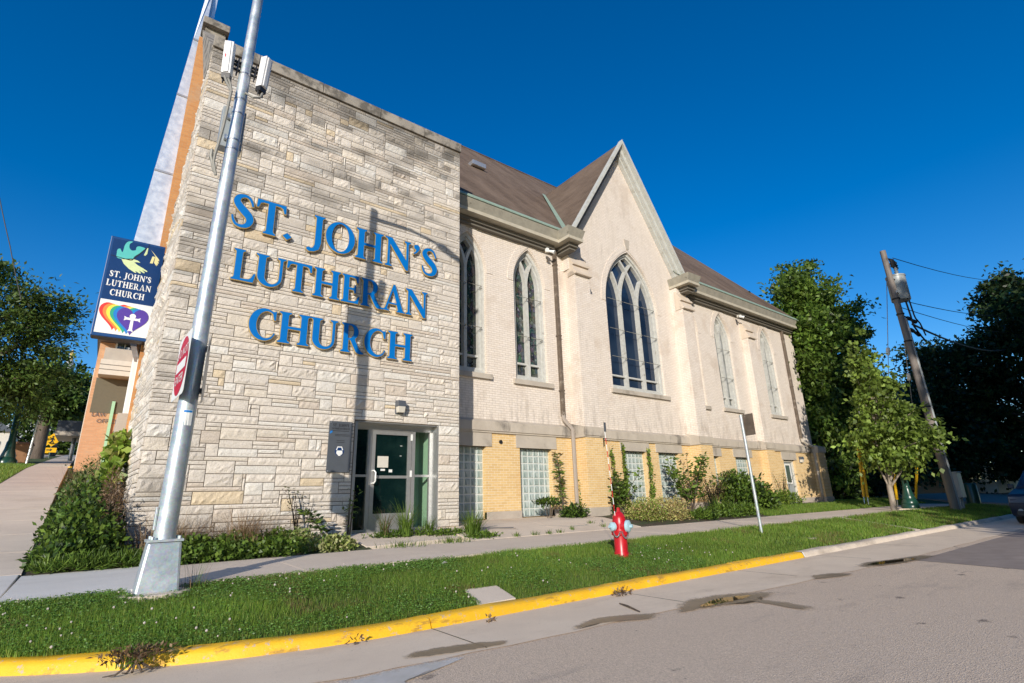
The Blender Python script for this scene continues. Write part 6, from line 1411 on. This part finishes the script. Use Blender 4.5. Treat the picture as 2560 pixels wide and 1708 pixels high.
# ---------------------------------------------------------------- left: the avenue
of = empty('office_building', (.5, 30, 3.6), 'tan brick office block with beige balcony fronts, up the avenue', 'building')
m = MB(); m.box(-1.03, 8, 30, 44, 2.5, 8.9); m.build('wall', M['tan'], of)
m = MB(); m.box(-.86, 4, 29.2, 30.02, 7.08, 7.78); m.build('balcony', M['offwhite'], of)
m = MB(); m.box(-.87, 4, 29.19, 29.21, 7.30, 7.33); m.box(-.87, 4, 29.19, 29.21, 7.52, 7.55); m.build('panel_joint', M['dark_trim'], of)
m = MB(); m.box(-.80, 4, 29.6, 30.02, 7.85, 8.42); m.build('upper_balcony', M['lintel'], of)
m = MB(); m.box(-1.15, 5, 29.4, 44, 8.75, 9.35); m.build('roof_fascia', M['charcoal'], of)
m = MB(); m.box(-.45, .3, 29.96, 30.03, 8.46, 8.9); w = m.build('window', M['white'], of); m = MB(); m.box(-.38, -.12, 29.93, 29.97, 8.5, 8.88); m.box(-.08, .2, 29.93, 29.97, 8.5, 8.88); m.build('pane', M['g_stained'], w)
m = MB(); m.box(-1.16, -.95, 33, 36, 2.8, 8.1); m.build('beige_pier', M['offwhite'], of)
m = MB(); textmesh(m, 'LAW', .26, lambda x, z: (x-.55, 29.96, z+5.36), .95); textmesh(m, 'OFFICES', .26, lambda x, z: (x-.15, 29.96, z+5.08), .95); m.build('wall_text', M['charcoal'], of)
m = MB(); m.box(-.16, -.04, 29.9, 29.98, 3.2, 6.0, 0); m.build('green_pilaster', M['mint'], of)
m = MB(); m.box(-.9, 4, 29.98, 30.0, 5.45, 7.05); m.build('recess_shade_panel', M['soffit_shade'], of)  # flat dark sheet: the soffit's shade is put into its olive colour
cn = empty('entrance_canopy', (-2.2, 45, 6.3), 'dark flat canopy reaching over the avenue sidewalk', 'canopy')
m = MB(); m.box(-2.85, 4, 45, 49, 6.25, 6.95); m.build('fascia', M['charcoal'], cn); m = MB(); m.box(-2.86, 4, 44.97, 49, 5.98, 6.26); m.build('lower_trim', M['lintel'], cn)
m = MB(); m.tube([(-1.9, 46.5, 4.2), (-1.9, 46.5, 6.1)], .12, 10); m.build('post', M['charcoal'], cn)
def L_(y): return float(lprof(y))
m = MB(); al = empty('green_street_lamp', (-4.12, 38.4, L_(38.4)), 'dark green lamp post base on the avenue lawn', 'lamp post')
m.lathe((-4.12, 38.4, L_(38.4)), [(.42, 0), (.42, .15), (.31, .3), (.32, .36), (.22, .75), (.19, 1.1), (.15, 1.2), (.13, 5)], 18); m.build('post', M['lampgreen'], al, smooth=True)
bn = empty('waste_bin', (-3.75, 40, L_(40)), 'brown wheeled waste bin on the avenue lawn beside the lamp post', 'bin')
m = MB(); m.hexa([(-4.1, 39.8, L_(40)), (-3.45, 39.8, L_(40)), (-3.45, 40.4, L_(40)), (-4.1, 40.4, L_(40)), (-4.2, 39.7, L_(40)+1), (-3.35, 39.7, L_(40)+1), (-3.35, 40.5, L_(40)+1), (-4.2, 40.5, L_(40)+1)]); m.build('body', M['bin'], bn, bevel=.04)
m = MB(); m.hexa([(-4.24, 39.65, L_(40)+1), (-3.31, 39.65, L_(40)+1), (-3.31, 40.55, L_(40)+1), (-4.24, 40.55, L_(40)+1), (-4.15, 39.75, L_(40)+1.13), (-3.4, 39.75, L_(40)+1.13), (-3.4, 40.5, L_(40)+1.16), (-4.15, 40.5, L_(40)+1.16)]); m.build('lid', M['bin'], bn, bevel=.03)
wp = empty('sign_post', (-3.35, 38, L_(38)), 'thin pale sign post on the avenue lawn right of the bin', 'sign post')
m = MB(); m.tube([(-3.3, 38, L_(38)), (-3.22, 38, L_(38)+2.6)], .05, 8); m.build('post', M['galv'], wp)
for x, y, dz, lb, nm in ((-3.75, 58, 0, 'yellow diamond pedestrian crossing sign on a post, right one of the pair', 1), (-4.35, 60, .1, 'yellow diamond crossing sign seen obliquely, left one of the pair', 0)):
    z = 6.95+dz; e = empty('crossing_sign', (x, y, L_(y)), lb, 'sign', 'yellow crossing signs on the avenue')
    m = MB(); m.tube([(x, y+.05, L_(y)), (x, y+.05, z+.8)], .05, 8); m.build('post', M['lampgreen'], e)
    m = MB(); plate(m, [(x-.55, z), (x, z-.55), (x+.55, z), (x, z+.55)], y, .02); m.build('diamond', M['signyellow'], e)
    m = MB(); plate(m, rect(x-.38, x+.38, z-1.02, z-.64), y, .02); m.build('arrow_plate', M['signyellow'], e)
    m = MB(); contour_fill(m, y-.01, ell(x, z+.26, .07, .07, 0, 360, 10)[:-1], [], flip=True); contour_fill(m, y-.01, [(x-.04, z+.18), (x+.06, z+.18), (x+.15, z-.02), (x+.1, z-.05), (x+.05, z+.06), (x+.04, z-.05), (x+.14, z-.32), (x+.06, z-.34), (x-.0, z-.12), (x-.10, z-.33), (x-.18, z-.3), (x-.06, z-.02), (x-.1, z+.02), (x-.16, z-.02), (x-.2, z+.02)], [], flip=True)
    contour_fill(m, y-.01, [(x-.26, z-.87), (x-.02, z-.87), (x-.02, z-.93), (x+.12, z-.80), (x-.02, z-.70), (x-.02, z-.78), (x-.26, z-.78)], [], flip=True); m.build('symbol', M['black'], e)
LT = [(.05, .095, .018), (.075, .125, .022), (.10, .155, .03)]
tree('avenue_tree', 'large feathery green tree filling the left edge above the avenue lawn', 'tree', (-6.9, 36, L_(36)), [(-6.9, 36, L_(36)-.1), (-6.8, 36, 6), (-6.4, 36, 9), (-6, 36, 13)], [.4, .33, .25, .08],
     [(-6.0, 36.0, 10.5, 2.85, 2.7, 2.25), (-3.9, 35.7, 9.0, 1.5, 1.8, 2.25), (-3.6, 36.0, 11.7, 1.42, 1.5, 1.05), (-4.8, 36.3, 6.9, 1.95, 2.1, 1.35), (-8.25, 36.0, 9.15, 3.0, 2.7, 3.0), (-6.3, 36.0, 13.05, 1.65, 1.5, 0.9)], 330, 90, .24, LT, M['bark'], cl=.62, limbs=50, aspect=.4)
for i, (x, y, h, lb) in enumerate(((-4.25, 55, 8, 'first thick trunked tree along the avenue sidewalk'), (-4.75, 62, 8, 'second thick trunked tree, just behind the first along the avenue'), (-4.9, 80, 9, 'slimmer farther tree along the avenue near the crossing signs'), (-2.8, 88, 9, 'distant green tree beside the canopy'))):
    z = L_(y); tree('street_tree', lb, 'tree', (x, y, z), [(x, y, z-.1), (x, y, z+h*.35), (x+.2, y, z+h*.8)], [.42-.06*i, .36-.06*i, .1], [(x-.3, y, z+h*.72, 3.0, 2.5, h*.26), (x+.6, y, z+h*.55, 2.2, 2, h*.16)], 150, 55, .36, LT+([(.10, .12, .02)] if i > 1 else []), M['bark'], 'trees along the avenue', cl=.7, limbs=20)
mound('avenue_hedge', 'dark greenery closing off the end of the avenue', 'hedge', [(-8, 110, 12, 5, 3, 5), (-3, 112, 13, 5, 3, 5), (-13, 108, 11, 4, 3, 5), (2, 110, 12, 4, 3, 4)], 5000, .7, LT, .6)
dm = empty('domed_building', (-15.5, 250, 22), 'pale domed capitol glimpsed behind the left tree', 'building')
m = MB(); m.lathe((-16.2, 250, 20), [(14, 0), (14, 10), (8.5, 10.5), (8.5, 19), (9, 19.2), (9, 20), (8, 21), (7.2, 25), (5.2, 28.5), (2.6, 30.6), (1.6, 31), (1.6, 34), (.9, 35.5)], 28); m.build('dome', mottle('pale_granite', (.42, .44, .46), (.33, .35, .38), .4), dm, smooth=True)
m = MB(); m.lathe((-16.2, 250, 55.4), [(.8, 0), (.5, 1.5), (.7, 2.6), (.2, 4.2)], 10); m.build('gilded_statue', M['gold'], dm)
m = MB()
for k in range(20): a = 2*math.pi*k/20; m.tube([(-16.2+9.4*math.cos(a), 250+9.4*math.sin(a), 30.4), (-16.2+9.4*math.cos(a), 250+9.4*math.sin(a), 39)], .4, 6)
m.build('columns', M['offwhite'], dm)
fb = empty('far_house', (-9, 75, 7), 'small pale house across the avenue behind the lamp post', 'house')
m = MB(); m.box(-13.5, -8.3, 75, 82, 5.5, 9.4); m.build('wall', M['offwhite'], fb); m = MB(); m.add([(-13.8, 74.7, 9.3), (-8, 74.7, 9.3), (-8, 82, 9.3), (-13.8, 82, 9.3), (-10.9, 74.7, 11.6), (-10.9, 82, 11.6)], [(0, 1, 4), (2, 3, 5), (1, 2, 5, 4), (3, 0, 4, 5)]); m.build('roof', M['charcoal'], fb)
for x in (-12.5, -11, -9.6): m = MB(); m.box(x, x+.7, 74.93, 75, 6.9, 8.3); m.build('window', M['g_navy'], fb)
wire('overhead_wire', [(-4.05, 30, 10.2), (-4.86, 30, 12.6), (-5.75, 30, 15.2)], .02, 'thin dark wire rising at the left edge above the tree', sag=.04)

# ---------------------------------------------------------------- light, sky, camera
EL, AZ = 17.4, 45.0           # sun height; light travels towards +x,+y
w = bpy.data.worlds.new('World'); SC.world = w; w.use_nodes = True; nt = w.node_tree; bg = nt.nodes['Background']
sk = nt.nodes.new('ShaderNodeTexSky'); sk.sky_type = 'NISHITA'; sk.sun_disc = False; sk.sun_elevation = R(EL); sk.sun_rotation = R(180+AZ)
sk.altitude = 300; sk.air_density = 1.0; sk.dust_density = .25; sk.ozone_density = 3.0
hs_ = nt.nodes.new('ShaderNodeHueSaturation'); hs_.inputs['Saturation'].default_value = 1.4; hs_.inputs['Value'].default_value = 1.06; hs_.inputs['Hue'].default_value = .508
L(nt, sk.outputs[0], hs_.inputs['Color']); L(nt, hs_.outputs[0], bg.inputs[0]); bg.inputs[1].default_value = .15
su = bpy.data.lights.new('sun', 'SUN'); su.energy = 5.0; su.angle = R(.55); su.color = (1.0, .92, .81)
so = bpy.data.objects.new('sun', su); COL.objects.link(so)
d = Vector((math.sin(R(AZ))*math.cos(R(EL)), math.cos(R(AZ))*math.cos(R(EL)), -math.sin(R(EL)))); so.rotation_euler = d.to_track_quat('-Z', 'Y').to_euler(); so.location = (-20, -20, 15)
Rm = np.array([[0.794584947632835, -0.6065501691193455, -0.027049091234601374], [0.15556947383373745, 0.24645604414952377, -0.9565864085973947], [0.5868840599355365, 0.7558811484905952, 0.29019095359800606]])
U_, _, Vt = np.linalg.svd(Rm); Rm = U_@Vt
cam = bpy.data.cameras.new('camera'); co = bpy.data.objects.new('camera', cam); COL.objects.link(co)
mw = Matrix.Identity(4)
for i in range(3): mw[i][0] = Rm[0][i]; mw[i][1] = -Rm[1][i]; mw[i][2] = -Rm[2][i]
mw.translation = Vector((0, 0, 1.2)); co.matrix_world = mw
cam.sensor_width = 36; cam.sensor_fit = 'HORIZONTAL'; cam.lens = 1298/2560*36; cam.clip_start = .05; cam.clip_end = 2000
SC.camera = co
SC.view_settings.view_transform = 'Standard'; SC.view_settings.look = 'None'; SC.view_settings.exposure = 0; SC.view_settings.gamma = 1
SC.cycles.max_bounces = 6; SC.cycles.transparent_max_bounces = 12
